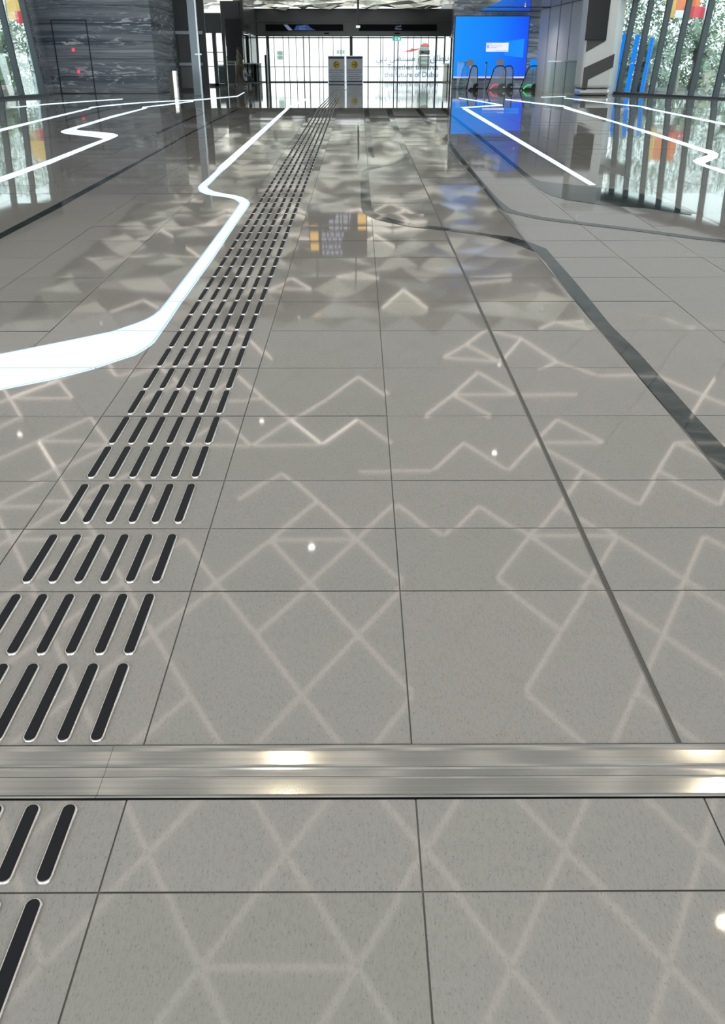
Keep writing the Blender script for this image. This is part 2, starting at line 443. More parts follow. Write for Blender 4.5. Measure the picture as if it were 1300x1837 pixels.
# ------------------------------------------------------------------ ceilings
LX, LY = 1.18, 0.99       # triangular lattice: node spacing along x, row spacing along y
LX0, LY0 = -0.03, 3.74
CZ = 4.3
def node(i, j):
    r = random.Random(i * 7919 + j * 104729)
    return (LX0 + (i + (0.5 if j % 2 else 0.0)) * LX, LY0 + j * LY, CZ + (r.uniform(-0.02, 0.02) if j < 12 else r.uniform(-0.16, 0.12)))
def build_ceiling():
    bm = bmesh.new(); sh = bm.faces.layers.float.new('shade')
    rng = random.Random(9)
    def tri(a, b, c):
        vs = []
        for p in (a, b, c):
            m = (a[0] + b[0] + c[0]) / 3, (a[1] + b[1] + c[1]) / 3, (a[2] + b[2] + c[2]) / 3
            vs.append(bm.verts.new(Vector(p).lerp(Vector(m), 0.025)))
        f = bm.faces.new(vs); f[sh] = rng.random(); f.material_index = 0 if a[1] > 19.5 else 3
    edges = set(); tris = []
    j0, j1 = -11, 60
    for j in range(j0, j1):
        y = LY0 + j * LY
        i0, i1 = (-11, 12) if y < 20 else ((-7, 4) if y < 55 else (-8, 7))
        for i in range(i0, i1):
            o = 1 if j % 2 else 0
            a = node(i, j); b = node(i + 1, j)
            c = node(i + o, j + 1); d = node(i + o, j - 1)
            tri(a, b, c); tri(a, b, d)
    # flat backing and the plain margins with added fill glow
    def rect(x0, x1, y0, y1, z, mi):
        f = bm.faces.new([bm.verts.new(p) for p in ((x0, y0, z), (x1, y0, z), (x1, y1, z), (x0, y1, z))]); f.material_index = mi
    def poly(pts, z, mi):
        f = bm.faces.new([bm.verts.new((x, y, z)) for x, y in pts]); f.material_index = mi
    poly([(-13.8, -7), (15.6, -7), (15.6, 17), (facade_r(17) + 0.6, 17), (facade_r(33.9) + 0.7, 33.9), (9.9, 64.5), (-11.7, 64.5), (-11.7, 33), (facade_l(31) - 0.7, 31), (facade_l(17) - 0.7, 17), (-13.8, 17)], CZ + 0.2, 2)
    poly([(facade_l(19) - 0.6, 19), (facade_l(31) - 0.6, 31), (-11.6, 33), (-11.6, 64.4), (-8.3, 64.4), (-8.3, 19)], CZ - 0.02, 1)
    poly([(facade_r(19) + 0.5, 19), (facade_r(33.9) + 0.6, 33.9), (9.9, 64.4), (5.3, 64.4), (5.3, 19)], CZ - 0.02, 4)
    me = bpy.data.meshes.new('ceiling'); bm.to_mesh(me); bm.free()
    for k in ('ceiling_metal', 'ceiling_grey_fill', 'ceiling_dark', 'ceiling_glow_fill', 'ceiling_pale_fill'): me.materials.append(M[k])
    o = bpy.data.objects.new('ceiling', me); COL.objects.link(o); o['kind'] = 'structure'
    # glowing seams between the panels
    bm = bmesh.new()
    def seam(a, b):
        a, b = Vector(a) - Vector((0, 0, 0.02)), Vector(b) - Vector((0, 0, 0.02))
        d = (b - a) * 0.015
        beam(bm, a + d, b - d, 0.045, 0.012)
    rr = random.Random(21)
    for j in range(-8, 34):
        y = LY0 + j * LY
        i0, i1 = (-9, 10) if y < 20 else (-6, 3)
        for i in range(i0, i1):
            o_ = 1 if j % 2 else 0
            a = node(i, j)
            x = a[0]
            if j < 6:
                # full lozenges near the entrance of the ramp, one strip of panels left dark
                top = node(i + o_, j + 1), node(i + o_ - 1, j + 1)
                for q in top:
                    dark = (0.9 < x < 1.3 and y > 5.6) or (0.9 < q[0] < 1.3 and q[1] > 6.6)
                    if not dark and rr.random() < 0.95: seam(a, q)
                if (i, j) == (-1, 0): seam(a, node(i + 1, j))
            else:
                b, c = node(i + 1, j), node(i + o_, j + 1)
                k = rr.random()
                lim = 0.38 if y < 17 else 0.10
                if k < lim: seam(a, c); seam(b, c)
                if k < lim * 0.4 or k > 0.95: seam(a, b)
                k = rr.random(); d = node(i + o_, j - 1)
                if k < lim * 0.3: seam(a, d); seam(b, d)
    s = finish('light_seam', bm, 'light_line', o)
    s['kind'] = 'stuff'
    return o
build_ceiling()

# lower soffit in front of the blue screen
so = structe('trim_1', 'grey polished soffit above the blue screen')
struct('soffit', bx(5.1, 10.0, 33.0, 43.0, 2.97, 3.25), 'soffit_grey', so)
for k, y in enumerate((38.6, 41.2)):
    struct('soffit_joint', bx(5.1, 8.0, y, y + 0.05, 2.955, 2.975), 'dark_frame', so)

# ------------------------------------------------------------------ walls
struct('wall_left', bx(-13.7, -13.5, -6.7, 18.4, -0.8, 4.3), 'wall_grey')
bm = bmesh.new(); prism(bm, [(facade_r(16.6), 16.6, -0.3), (15.2, 16.0, -0.3), (15.2, -6.7, -0.8), (15.4, -6.7, -0.8), (15.4, 16.6, -0.3)], (0, 0, 4.7)); struct('wall_right', bm, 'wall_grey')
# marble block on the left
mb = structe('wall_left_marble', 'dark grey banded marble wall left of the recess')
bm = bmesh.new(); prism(bm, [(-11.42, 34.6, 0), (-7.42, 34.6, 0), (-7.42, 34.6, 4.3), (-11.78, 34.6, 4.3)], (0, 4.4, 0)); struct('marble_face', bm, 'marble', mb)
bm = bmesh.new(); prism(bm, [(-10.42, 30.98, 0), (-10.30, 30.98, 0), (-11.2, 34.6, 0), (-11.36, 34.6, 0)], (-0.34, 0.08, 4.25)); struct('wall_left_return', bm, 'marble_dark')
# flush service door in the marble
bm = bmesh.new()
for a in ((-10.98, -10.94, 0.02, 2.35), (-9.74, -9.70, 0.02, 2.35)): box(bm, a[0], a[1], 34.585, 34.60, a[2], a[3])
box(bm, -10.98, -9.70, 34.585, 34.60, 2.33, 2.37); box(bm, -10.98, -9.70, 34.585, 34.6, 0.0, 0.03)
struct('door_2', bm, 'dark_frame', None, 'flush marble service door outlined by thin dark gaps')
for (x, z, w) in ((-10.31, 1.42, 'upper'), (-10.23, 0.72, 'lower')):
    tag(finish('indicator_light', bx(x - 0.05, x + 0.05, 34.57, 34.598, z - 0.055, z + 0.055, bev=0.01), 'led_red'),
        'small red indicator light, the %s of two on the marble wall' % w, 'light', 'red lights on the marble wall')
# recess with dark glazed door between marble and steel post
rc = structe('door_1', 'dark glazed door in the recess beside the marble')
struct('door_leaf', bx(-7.42, -6.2, 39.0, 39.12, 0.0, 3.6), 'dark_wall', rc)
struct('door_glass', bx(-7.30, -6.45, 38.95, 38.99, 0.15, 2.05), 'dark_glass', rc)
struct('door_rail', bx(-7.35, -6.4, 38.93, 38.98, 0.93, 1.03), 'grey_steel', rc)
struct('door_transom', bx(-7.40, -6.3, 38.92, 38.98, 2.05, 2.16), 'grey_steel', rc)
struct('door_kickplate', bx(-7.30, -6.45, 38.93, 38.98, 0.10, 0.88), 'header_grey', rc)
# far wall with bright slots
w3 = structe('wall_back_left', 'dark back wall with tall bright glazed slots')
for (xa, xb, za, zb) in ((-9.4, -8.03, 0, 4.3), (-7.62, -7.43, 0, 2.45), (-7.11, -6.95, 0, 2.45), (-8.03, -7.11, 2.45, 3.35), (-8.03, -7.11, 0, 0.12)):
    struct('wall_panel', bx(xa, xb, 50.0, 50.25, za, zb), 'header_grey' if za < 2 else 'dark_wall', w3)
for (xa, xb) in ((-8.03, -7.62), (-7.43, -7.11)):
    struct('glass_slot', bx(xa, xb, 50.1, 50.12, 0.12, 2.45), 'clear_glass', w3)
    for z in (0.9, 1.55): struct('slot_bar', bx(xa, xb, 50.08, 50.14, z, z + 0.04), 'grey_steel', w3)
struct('wall_back_side', bx(-8.08, -6.95, 57.0, 57.2, 0, 4.3), 'dark_wall')
struct('wall_back_edge', bx(-6.98, -6.75, 57.0, 63.9, 2.75, 4.3), 'header_grey')

# black hanging screen, counter rails and small sign on the left back
t = thing('wall_screen', 'tall black switched-off screen on the back wall above the railing', 'screen', (-7.36, 56.9, 1.28))
finish('panel', bx(-0.50, 0.50, -0.06, 0.06, 0, 2.12, bev=0.01), 'black_screen', t)
finish('bracket', bx(-0.2, 0.2, 0.06, 0.105, 0.5, 1.5), 'dark_frame', t)
tag(finish('door_sign', bx(-8.06, -7.84, 56.79, 56.838, 1.49, 1.98, bev=0.008), 'white_lamp'),
    'small bright lilac sign at the edge of the black screen', 'sign')
t = thing('railing', 'dark glass railing with pale handrails beneath the black screen', 'railing', (-7.5, 53.5, 0))
finish('glass_panel', bx(-0.55, 0.62, -0.02, 0.02, 0.08, 0.98), 'header_grey', t)
for z in (0.99, 1.14): finish('handrail', bx(-0.55, 0.62, -0.035, 0.035, z, z + 0.035), 'pale_steel', t)
for x in (-0.5, 0.55): finish('post', bx(x - 0.02, x + 0.02, -0.03, 0.03, 0, 1.16), 'grey_steel', t)

# grey steel post
t = thing('steel_post', 'tall grey-blue steel post with a bright edge left of the bright slots', 'post', (-5.42, 31.75, 0))
finish('shaft', bx(-0.14, 0.10, -0.12, 0.12, 0, 4.22, bev=0.01), 'grey_steel', t)
finish('edge_strip', bx(0.10, 0.15, -0.13, -0.05, 0, 4.22), 'pale_steel', t)
finish('clamp', bx(0.0, 0.22, -0.16, -0.12, 1.22, 1.26), 'pale_steel', t)

# ------------------------------------------------------------------ entrance front
hd = structe('wall_back', 'dark header wall over the glass entrance')
struct('header', bx(-7.4, 6.3, 63.9, 64.1, 2.83, 4.3), 'header_grey', hd)
struct('trim_3', bx(-7.0, 6.1, 63.55, 63.9, 2.70, 2.90), 'header_grey')
struct('trim_4', bx(-7.0, 6.1, 63.5, 63.9, 3.52, 3.62), 'header_grey')
dr = structe('door_3', 'wide glass sliding entrance with slim mullions')
struct('door_glass', bx(-6.75, 5.75, 63.95, 63.965, 0.05, 2.72), 'clear_glass', dr)
def px2x(px, Y=63.9): return (px - 643.0) / 26.4
for px, w in ((465, 3), (483, 5), (494, 1), (510, 1), (520, 1), (533, 1), (546, 1.6), (556, 1.6), (573, 1), (580, 1), (598, 1), (612, 1), (630, 5), (660, 1.8),
              (682, 1), (686, 1), (706, 1.6), (712.5, 1.8), (730, 1), (740, 1), (753, 1), (766, 1), (780, 3), (795, 2.4)):
    x = px2x(px)
    struct('mullion', bx(x - w / 52.8, x + w / 52.8, 63.90, 64.02, 0, 2.75), 'dark_frame', dr)
struct('door_rail', bx(-6.75, 5.75, 63.88, 64.0, 0.90, 0.945), 'dark_frame', dr)
struct('door_transom', bx(-6.75, 5.75, 63.88, 64.0, 2.60, 2.66), 'dark_frame', dr)
struct('threshold', bx(-6.9, 6.1, 63.75, 64.1, 0.0, 0.06), 'dark_frame', dr)
for x in (-2.1, 2.55):
    tag(finish('door_sensor', bx(x - 0.17, x + 0.17, 63.42, 63.5, 2.83, 2.90, bev=0.01), 'display_black'),
        'small black door sensor on the header, %s of the centre post' % ('left' if x < 0 else 'right'), 'sensor', 'door sensors over the entrance')
# glazed side returns of the entrance
def side_glass(name, a, b, lab):
    s = structe(name, lab)
    a, b = Vector(a), Vector(b)
    bm = bmesh.new(); prism(bm, [a + Vector((0, 0, 0.03)), b + Vector((0, 0, 0.03)), b + Vector((0, 0, 2.7)), a + Vector((0, 0, 2.7))], (0.015, 0, 0)); struct('glass_pane', bm, 'clear_glass', s)
    bm = bmesh.new(); beam(bm, a + Vector((0, 0, 3.5)), b + Vector((0, 0, 3.5)), 0.15, 1.55); struct('side_header', bm, 'header_grey', s)
    for k in (0.0, 0.35, 0.7, 1.0):
        p = a.lerp(b, k); bm = bmesh.new(); beam(bm, p, p + Vector((0, 0, 2.75)), 0.07, 0.07, (0, 1, 0)); struct('mullion', bm, 'dark_frame', s)
    return s
side_glass('window_3', (-7.35, 57.3, 0), (-6.78, 63.8, 0), 'glazed side return left of the entrance')
side_glass('window_4', (4.95, 49.5, 0), (6.2, 63.8, 0), 'glazed side return right of the entrance')
def balustrade(loc, pts, lab):
    t = thing('glass_balustrade', lab, 'railing', loc, 0, 'glass balustrades beside the entrance')
    for k in range(len(pts) - 1):
        a, b = Vector((*pts[k], 0)), Vector((*pts[k + 1], 0))
        bm = bmesh.new(); prism(bm, [a + Vector((0, 0, 0.05)), b + Vector((0, 0, 0.05)), b + Vector((0, 0, 1.08)), a + Vector((0, 0, 1.08))], (0.012, 0.012, 0)); finish('glass_panel', bm, 'rail_glass', t)
        bm = bmesh.new(); beam(bm, a + Vector((0, 0, 1.1)), b + Vector((0, 0, 1.1)), 0.06, 0.05); finish('handrail', bm, 'grey_steel', t)
        bm = bmesh.new(); beam(bm, a + Vector((0, 0, 0.03)), b + Vector((0, 0, 0.03)), 0.06, 0.06); finish('base_channel', bm, 'dark_frame', t)
balustrade((-6.9, 60, 0), [(-0.35, -2.0), (0.6, 1.5)], 'glass balustrade with sloping steel rail left of the entrance doors')
balustrade((5.8, 57, 0), [(-0.25, 5.4), (0.22, 1.5), (0.35, -1.0)], 'angled glass balustrade right of the entrance doors')
t = thing('black_pillar', 'slim black upright pillar beside the right balustrade', 'pillar', (5.45, 55.9, 0))
finish('shaft', bx(-0.08, 0.08, -0.08, 0.08, 0, 2.4, bev=0.01), 'black_gloss', t)
finish('cap', bx(-0.16, 0.16, -0.1, 0.1, 2.4, 2.46), 'pale_steel', t)
t = thing('black_pillar', 'short black upright pillar beside the left balustrade', 'pillar', (-5.95, 61.2, 0))
finish('shaft', bx(-0.09, 0.03, -0.08, 0.08, 0, 1.6, bev=0.01), 'black_gloss', t)
finish('edge_strip', bx(0.03, 0.10, -0.08, 0.02, 0, 2.0), 'pale_steel', t)

# displays over the doors
AR_METRO = "\u0627\ufedf\ufee4\ufe98\ufeae\ufeed"
for (xa, xb, side) in ((-6.10, -1.02, 'left'), (0.04, 5.15, 'right')):
    cx = (xa + xb) / 2
    t = thing('display_board', 'long black display board over the %s entrance doors' % side + (', lit blue in the middle' if side == 'left' else ', two small lines of text'), 'display', (cx, 63.5, 3.02), 0, 'display boards over the entrance')
    finish('panel', bx(xa - cx, xb - cx, -0.12, 0.0, 0, 0.36, bev=0.01), 'display_black', t)
    for x in (-2, 0, 2): finish('bracket', bx(x - 0.05, x + 0.05, 0.0, 0.39, 0.1, 0.2), 'dark_frame', t)
    if side == 'left':
        bm = bmesh.new(); prism(bm, [(-1.05, -0.125, 0.02), (-0.75, -0.125, 0.02), (-1.1, -0.125, 0.34), (-1.35, -0.125, 0.34)], (0, -0.004, 0)); finish('bright_patch', bm, 'display_pale', t)
        bm = bmesh.new(); prism(bm, [(-0.7, -0.125, 0.02), (0.75, -0.125, 0.02), (0.5, -0.125, 0.12), (0.2, -0.125, 0.34), (-0.5, -0.125, 0.3)], (0, -0.004, 0)); finish('blue_image', bm, 'display_blue', t)
    text_mesh('text_line', AR_METRO[::-1], 0.16, (-0.12 if side == 'left' else 0.02, -0.135, 0.26), (math.pi / 2, 0, 0), 'display_pale', t)
    text_mesh('text_line', 'Metro', 0.17, (-0.12 if side == 'left' else 0.02, -0.135, 0.10), (math.pi / 2, 0, 0), 'display_pale', t)
t = thing('exit_sign', 'small green lit exit sign with white symbols under the header', 'sign', (2.53, 63.62, 2.44))
finish('sign_box', bx(-0.28, 0.28, -0.04, 0.04, 0, 0.24, bev=0.01), 'exit_green', t)
for x in (-0.2, 0.2): finish('bracket', bx(x - 0.02, x + 0.02, -0.02, 0.02, 0.23, 0.262), 'dark_frame', t)
bm = bmesh.new()
disc(bm, (-0.06, -0.045, 0.18), 0.028, (0, -0.004, 0), 10)
prism(bm, [(-0.13, -0.045, 0.04), (-0.09, -0.045, 0.04), (-0.05, -0.045, 0.10), (0.0, -0.045, 0.05), (0.02, -0.045, 0.07), (-0.03, -0.045, 0.15), (-0.09, -0.045, 0.15)], (0, -0.004, 0))
finish('running_figure', bm, 'exit_white', t)
bm = bmesh.new(); prism(bm, [(0.08, -0.045, 0.05), (0.20, -0.045, 0.05), (0.20, -0.045, 0.19), (0.08, -0.045, 0.19)], (0, -0.004, 0)); finish('door_symbol', bm, 'exit_white', t)
t = thing('hanging_camera', 'thin dark ceiling rod with a small white camera at its tip', 'camera', (-0.02, 44, 0))
bm = bmesh.new(); tube(bm, [(0, 0, 2.55), (0, 0, 4.22)], 0.045, 10); finish('rod', bm, 'dark_frame', t)
bm = bmesh.new(); disc(bm, (0, 0, 2.46), 0.09, (0, 0, 0.09), 16, 'z'); finish('camera_head', bm, 'exit_white', t)

# two poster stands
for (cx, lab, s) in ((-1.40, 'left', -1), (-0.26, 'right', 1)):
    t = thing('sign_stand', 'white poster stand whose yellow disc has an arrow pointing %s' % lab, 'sign', (cx, 60.0, 0), 0, 'arrow stands before the entrance')
    finish('panel', bx(-0.53, 0.53, -0.03, 0.03, 0.03, 1.50, bev=0.008), 'sign_white', t)
    bm = bmesh.new()
    for x in (-0.53, 0.53): box(bm, x - 0.025, x + 0.025, -0.04, 0.04, 0.0, 1.52)
    box(bm, -0.53, 0.53, -0.04, 0.04, 1.50, 1.53)
    finish('frame', bm, 'pale_steel', t)
    finish('foot', bx(-0.5, 0.5, -0.22, 0.22, 0, 0.03), 'grey_steel', t)
    finish('top_band', bx(-0.50, 0.50, -0.036, -0.031, 1.37, 1.49), 'sign_navy', t)
    finish('bottom_band', bx(-0.50, 0.50, -0.036, -0.031, 0.05, 0.13), 'sign_navy', t)
    bm = bmesh.new(); disc(bm, (0, -0.031, 1.04), 0.215, (0, -0.006, 0), 28); dd = finish('disc', bm, 'arrow_yellow', t)
    bm = bmesh.new(); y = -0.038
    prism(bm, [(-0.13 * s, y, 1.02), (0.10 * s, y, 1.02), (0.10 * s, y, 1.06), (-0.13 * s, y, 1.06)], (0, -0.004, 0))
    for q in (-1, 1):
        prism(bm, [(0.15 * s, y, 1.04), (0.02 * s, y, 1.04 + 0.15 * q), (0.07 * s, y, 1.04 + 0.16 * q), (0.17 * s, y, 1.04 + 0.03 * q)], (0, -0.004, 0))
    finish('arrow', bm, 'arrow_black', t)
    for (z, hw) in ((0.74, 0.44), (0.62, 0.46), (0.48, 0.31), (0.36, 0.47), (0.24, 0.36)):
        bm = bmesh.new(); x = -hw
        rr = random.Random(int(z * 100))
        while x < hw:
            w = rr.uniform(0.03, 0.09); box(bm, x, min(x + w, hw), -0.035, -0.031, z - 0.018, z + 0.018); x += w + 0.02
        finish('text_line', bm, 'sign_ink', t)

# ------------------------------------------------------------------ blue screen wall and its surroundings
sw = structe('wall_back_right', 'banded grey marble wall carrying the blue screen')
struct('marble_face', bx(4.25, 9.3, 43.05, 43.4, 0, 4.3), 'marble', sw)
t = thing('video_wall', 'huge bright blue video screen with a small white dialog box', 'screen', (4.31, 43.0, 0.43))
finish('bezel', bx(-0.03, 3.30, -0.02, 0.05, -0.03, 2.46), 'dark_frame', t)
finish('display', bx(0.0, 3.27, -0.045, -0.02, 0.0, 2.43), 'screen_blue', t)
bm = bmesh.new(); prism(bm, [(2.25, -0.048, 0.92), (3.11, -0.048, 0.82), (3.11, -0.048, 1.57), (2.25, -0.048, 1.46)], (0, -0.004, 0)); finish('light_window', bm, 'screen_ray', t)
finish('taskbar', bx(0.0, 3.27, -0.050, -0.046, 0.0, 0.07), 'purple_edge', t)
dg = finish('dialog_box', bx(1.42, 2.42, -0.056, -0.050, 1.06, 1.41), 'dialog_white', t)
bm = bmesh.new()
for (xa, xb, z) in ((1.60, 2.16, 1.29), (1.60, 1.90, 1.22), (1.86, 2.0, 1.10), (2.06, 2.16, 1.10), (2.2, 2.36, 1.105), (1.45, 1.68, 1.365)): box(bm, xa, xb, -0.060, -0.0565, z - 0.013, z + 0.013)
box(bm, 1.45, 1.56, -0.060, -0.0565, 1.20, 1.32)
finish('dialog_text', bm, 'dialog_ink', dg)
# slatted pale wall right of the screen
sl = structe('wall_right_slats', 'pale slatted wall right of the blue screen')
a, b = Vector((7.5, 40.0, 0)), Vector((7.95, 34.2, 0))
for k in range(4):
    p, q = a.lerp(b, k / 4), a.lerp(b, (k + 0.9) / 4)
    bm = bmesh.new(); prism(bm, [p, q, q + Vector((0.05 + 0.1, 0, 0)), p + Vector((0.05 + 0.1, 0, 0))], (0.0, 0, 2.96)); struct('slat', bm, 'white_panel', sl)
bm = bmesh.new(); prism(bm, [a + Vector((0.06, 0, 0)), b + Vector((0.06, 0, 0)), b + Vector((0.9, 0, 0)), a + Vector((0.9, 0, 0))], (0, 0, 2.95)); struct('slat_backing', bm, 'slat_gap_blue', sl)
struct('slat_rail', bx(7.2, 8.1, 34.2, 34.24, 1.02, 1.06), 'pale_steel', sl)
# stone column
cl = structe('column', 'pale stone column with dark bands')
cl['kind'] = 'structure'
struct('shaft', bx(7.56, 8.62, 32.0, 32.98, 0.22, 4.2, bev=0.10), 'white_panel', cl)
struct('kick_base', bx(7.58, 8.60, 32.02, 32.96, 0.0, 0.22, bev=0.09), 'steel', cl)
bm = bmesh.new(); y = 31.995
prism(bm, [(7.62, y, 0.22), (7.80, y, 0.22), (7.80, y, 0.48), (8.60, y, 0.86), (8.60, y, 1.26), (7.62, y, 0.84)], (0, -0.006, 0)); struct('dark_band', bm, 'column_dark', cl)
bm = bmesh.new(); prism(bm, [(7.62, y, 1.30), (8.22, y, 1.62), (8.22, y, 1.75), (7.62, y, 1.75)], (0, -0.006, 0)); struct('dark_wedge', bm, 'column_dark', cl)
t = thing('column_screen', 'black switched-off screen on the front of the stone column', 'screen', (7.88, 31.99, 1.66))
finish('panel', bx(-0.33, 0.36, -0.05, 0.0, 0, 1.3, bev=0.008), 'black_screen', t)
finish('bezel', bx(-0.34, 0.37, -0.03, 0.0, -0.01, 1.31), 'dark_frame', t)

bm = bmesh.new(); prism(bm, [(8.56, 32.99, 0), (9.22, 33.62, 0), (9.22, 33.80, 0), (8.56, 33.25, 0)], (0, 0, 4.2)); struct('wall_right_return', bm, 'white_panel')
# escalator newels
def newel(x, y, rz, lab, light, w=0.62, gm='glare_glass'):
    t = thing('escalator_balustrade', lab, 'escalator', (x, y, 0), rz, 'escalator balustrades before the blue screen')
    loop = [(-w * 0.62, 0, 0.0), (-w * 0.42, 0, 0.45), (-w * 0.28, 0, 0.80), (-w * 0.18, 0, 0.89), (0.0, 0, 0.92), (w * 0.18, 0, 0.92), (w * 0.30, 0, 0.86), (w * 0.37, 0, 0.72), (w * 0.38, 0, 0.35), (w * 0.37, 0, 0.05)]
    bm = bmesh.new(); tube(bm, loop, 0.022, 8); finish('handrail', bm, 'black_gloss', t, True)
    bm = bmesh.new(); prism(bm, [(p[0], 0.004, p[2] + (0.02 if p[2] < 0.1 else 0)) for p in loop], (0, -0.012, 0)); finish('glass_panel', bm, gm, t)
    bm = bmesh.new(); prism(bm, [(w * 0.02, 0.06, 0.0), (w * 0.42, 0.06, 0.0), (w * 0.42, 0.06, 0.22), (w * 0.25, 0.06, 0.27), (w * 0.10, 0.06, 0.24), (0, 0.06, 0.16)], (0, -0.14, 0)); finish('newel_base', bm, 'black_gloss', t)
    finish('newel_plate', bx(w * 0.25, w * 0.36, -0.09, -0.08, 0.10, 0.14), 'pale_steel', t)
    bm = bmesh.new(); beam(bm, (-w * 0.45, -0.03, 0.05), (-w * 0.25, -0.03, 0.20), 0.05, 0.04); beam(bm, (-w * 0.25, -0.03, 0.20), (w * 0.0, -0.03, 0.21), 0.05, 0.03)
    finish('status_light', bm, light, t)
    finish('skirt', bx(-w * 0.5, w * 0.05, -0.05, 0.05, 0.0, 0.10), 'header_grey', t)
    return t
newel(4.86, 39.9, 0.35, 'leftmost escalator balustrade, narrow, beside the thin post', 'display_pale', 0.50)
newel(5.93, 39.9, 0.0, 'middle escalator balustrade with a red light at its foot', 'led_red', 0.78)
newel(6.38, 40.4, 0.0, 'escalator balustrade standing directly behind the red-lit one', 'display_pale', 0.62)
newel(7.36, 39.9, 0.0, 'rightmost escalator balustrade with a green light at its foot', 'led_green', 0.80, 'rail_glass')
for (x, z0, z1, mk, lab) in ((4.82, 0.92, 1.16, 'sign_white', 'white stand-in for a glass reflection above the leftmost escalator balustrade'),
                         (6.10, 0.95, 1.18, 'sign_white', 'white stand-in for a glass reflection above the red-lit escalator balustrade'),
                         (7.55, 0.80, 1.16, 'screen_ray', 'blue stand-in for a glass reflection above the green-lit escalator balustrade')):
    t = thing('reflection_plate', lab, 'sign', (x, 40.9, 0), 0, 'stand-ins for glass reflections above the escalators')  # added plates stand in for bright reflections in the glass barrier
    finish('glass_reflection', bx(-0.16, 0.16, -0.012, 0.012, z0, z1, bev=0.005), mk, t)
    finish('post', bx(-0.015, 0.015, -0.012, 0.012, 0, z0), 'pale_steel', t)
t = thing('barrier_post', 'thin dark upright post between the two left escalator balustrades', 'post', (5.28, 39.2, 0))
bm = bmesh.new(); tube(bm, [(0, 0, 0), (0, 0, 1.02)], 0.03, 10); finish('shaft', bm, 'grey_steel', t)
bm = bmesh.new(); tube(bm, [(0, 0, 1.0), (0, 0, 1.06)], 0.04, 10); finish('cap', bm, 'sign_navy', t)
bm = bmesh.new(); disc(bm, (0, 0, 0), 0.10, (0, 0, 0.02), 16, 'z'); finish('base_plate', bm, 'grey_steel', t)
t = thing('glass_balustrade', 'glass barrier with steel rail left of the escalators', 'railing', (4.66, 41.4, 0), 0, 'glass barriers at the escalators')
finish('glass_panel', bx(-0.34, 0.30, -0.008, 0.008, 0.03, 1.02), 'rail_glass', t)
finish('handrail', bx(-0.34, 0.36, -0.03, 0.03, 1.03, 1.075), 'grey_steel', t)
t = thing('glass_balustrade', 'glass barrier with steel rail before the slatted wall', 'railing', (7.5, 34.05, 0), 0, 'glass barriers at the escalators')
finish('glass_panel', bx(-0.72, 0.36, -0.008, 0.008, 0.03, 1.02), 'rail_glass', t)
finish('handrail', bx(-0.72, 0.36, -0.03, 0.03, 1.03, 1.075), 'pale_steel', t)

# steel bollard cabinet on the left
t = thing('steel_bollard', 'polished steel bollard standing before the left recess', 'bollard', (-5.77, 29.3, 0))
finish('body', bx(-0.12, 0.02, -0.10, 0.10, 0, 0.74, bev=0.006), 'column_dark', t)
finish('steel_face', bx(0.02, 0.13, -0.11, 0.10, 0, 0.76, bev=0.006), 'steel', t)
finish('lid', bx(-0.14, 0.02, -0.11, 0.11, 0.74, 0.755), 'dark_frame', t)

# ------------------------------------------------------------------ leaning glass fronts
def front(name, lab, fx, ys, y_a, y_b, sgn, nrm, ztop=4.12, lean=0.084):
    w = structe(name, lab)
    n = Vector(nrm).normalized()
    def P(y, z, off=0.0): return Vector((fx(y), y, 0)) + n * (off + lean * z) + Vector((0, 0, z + gz(y)))
    bm = bmesh.new(); prism(bm, [P(y_a, 0.08, 0.05), P(y_b, 0.08, 0.05), P(y_b, ztop, 0.05), P(y_a, ztop, 0.05)], n * 0.012); struct('glass_pane', bm, 'facade_glass', w)
    for y in ys:
        bm = bmesh.new(); a, b = P(y, 0.03), P(y, ztop)
        d = Vector((fx(y + 0.03) - fx(y - 0.03), 0.06, 0)).normalized() * 0.035
        prism(bm, [a - d - n * 0.10, a + d - n * 0.10, a + d + n * 0.10, a - d + n * 0.10], b - a); struct('mullion', bm, 'mullion_grey', w)
    bm = bmesh.new(); prism(bm, [P(y_a, 0, -0.16), P(y_b, 0, -0.16), P(y_b, 0, 0.2), P(y_a, 0, 0.2)], (0, 0, 0.09)); struct('sill', bm, 'dark_frame', w)
    bm = bmesh.new(); prism(bm, [P(y_a, ztop, -0.2), P(y_b, ztop, -0.2), P(y_b, ztop, 0.3), P(y_a, ztop, 0.3)], (0, 0, 4.33 - ztop)); struct('head_beam', bm, 'dark_frame', w)
    return w
yr = [33.554, 32.695, 31.736, 30.786, 29.759, 28.65] + [28.65 - 1.08 * k for k in range(1, 11)]
front('window_1', 'outward leaning glass front on the right with dark fins', facade_r, yr, 33.95, 17.0, 1, (5.7, 1.9, 0), 3.95)
yl = [30.815, 29.627, 28.527] + [28.527 - 1.12 * k for k in range(1, 10)]
front('window_2', 'outward leaning glass front on the left with dark fins', facade_l, yl, 30.95, 18.0, -1, (-1, 0.2326, 0), 3.55)

# glowing blue strips standing in for screen reflections in the right glass
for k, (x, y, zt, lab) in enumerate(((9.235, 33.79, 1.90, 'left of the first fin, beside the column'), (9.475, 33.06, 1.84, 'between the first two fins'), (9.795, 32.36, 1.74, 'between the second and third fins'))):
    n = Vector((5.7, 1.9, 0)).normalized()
    t = thing('screen_reflection', 'painted blue screen reflection at the right glass, ' + lab, 'panel', (x, y, 0), 0, 'painted screen reflections in the right glass front')
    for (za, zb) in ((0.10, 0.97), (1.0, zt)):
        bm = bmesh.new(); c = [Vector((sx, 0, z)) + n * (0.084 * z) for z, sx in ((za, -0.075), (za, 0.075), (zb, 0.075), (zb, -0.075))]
        prism(bm, c, (0, 0.02, 0)); finish('reflection_sheet', bm, 'reflection_blue', t)
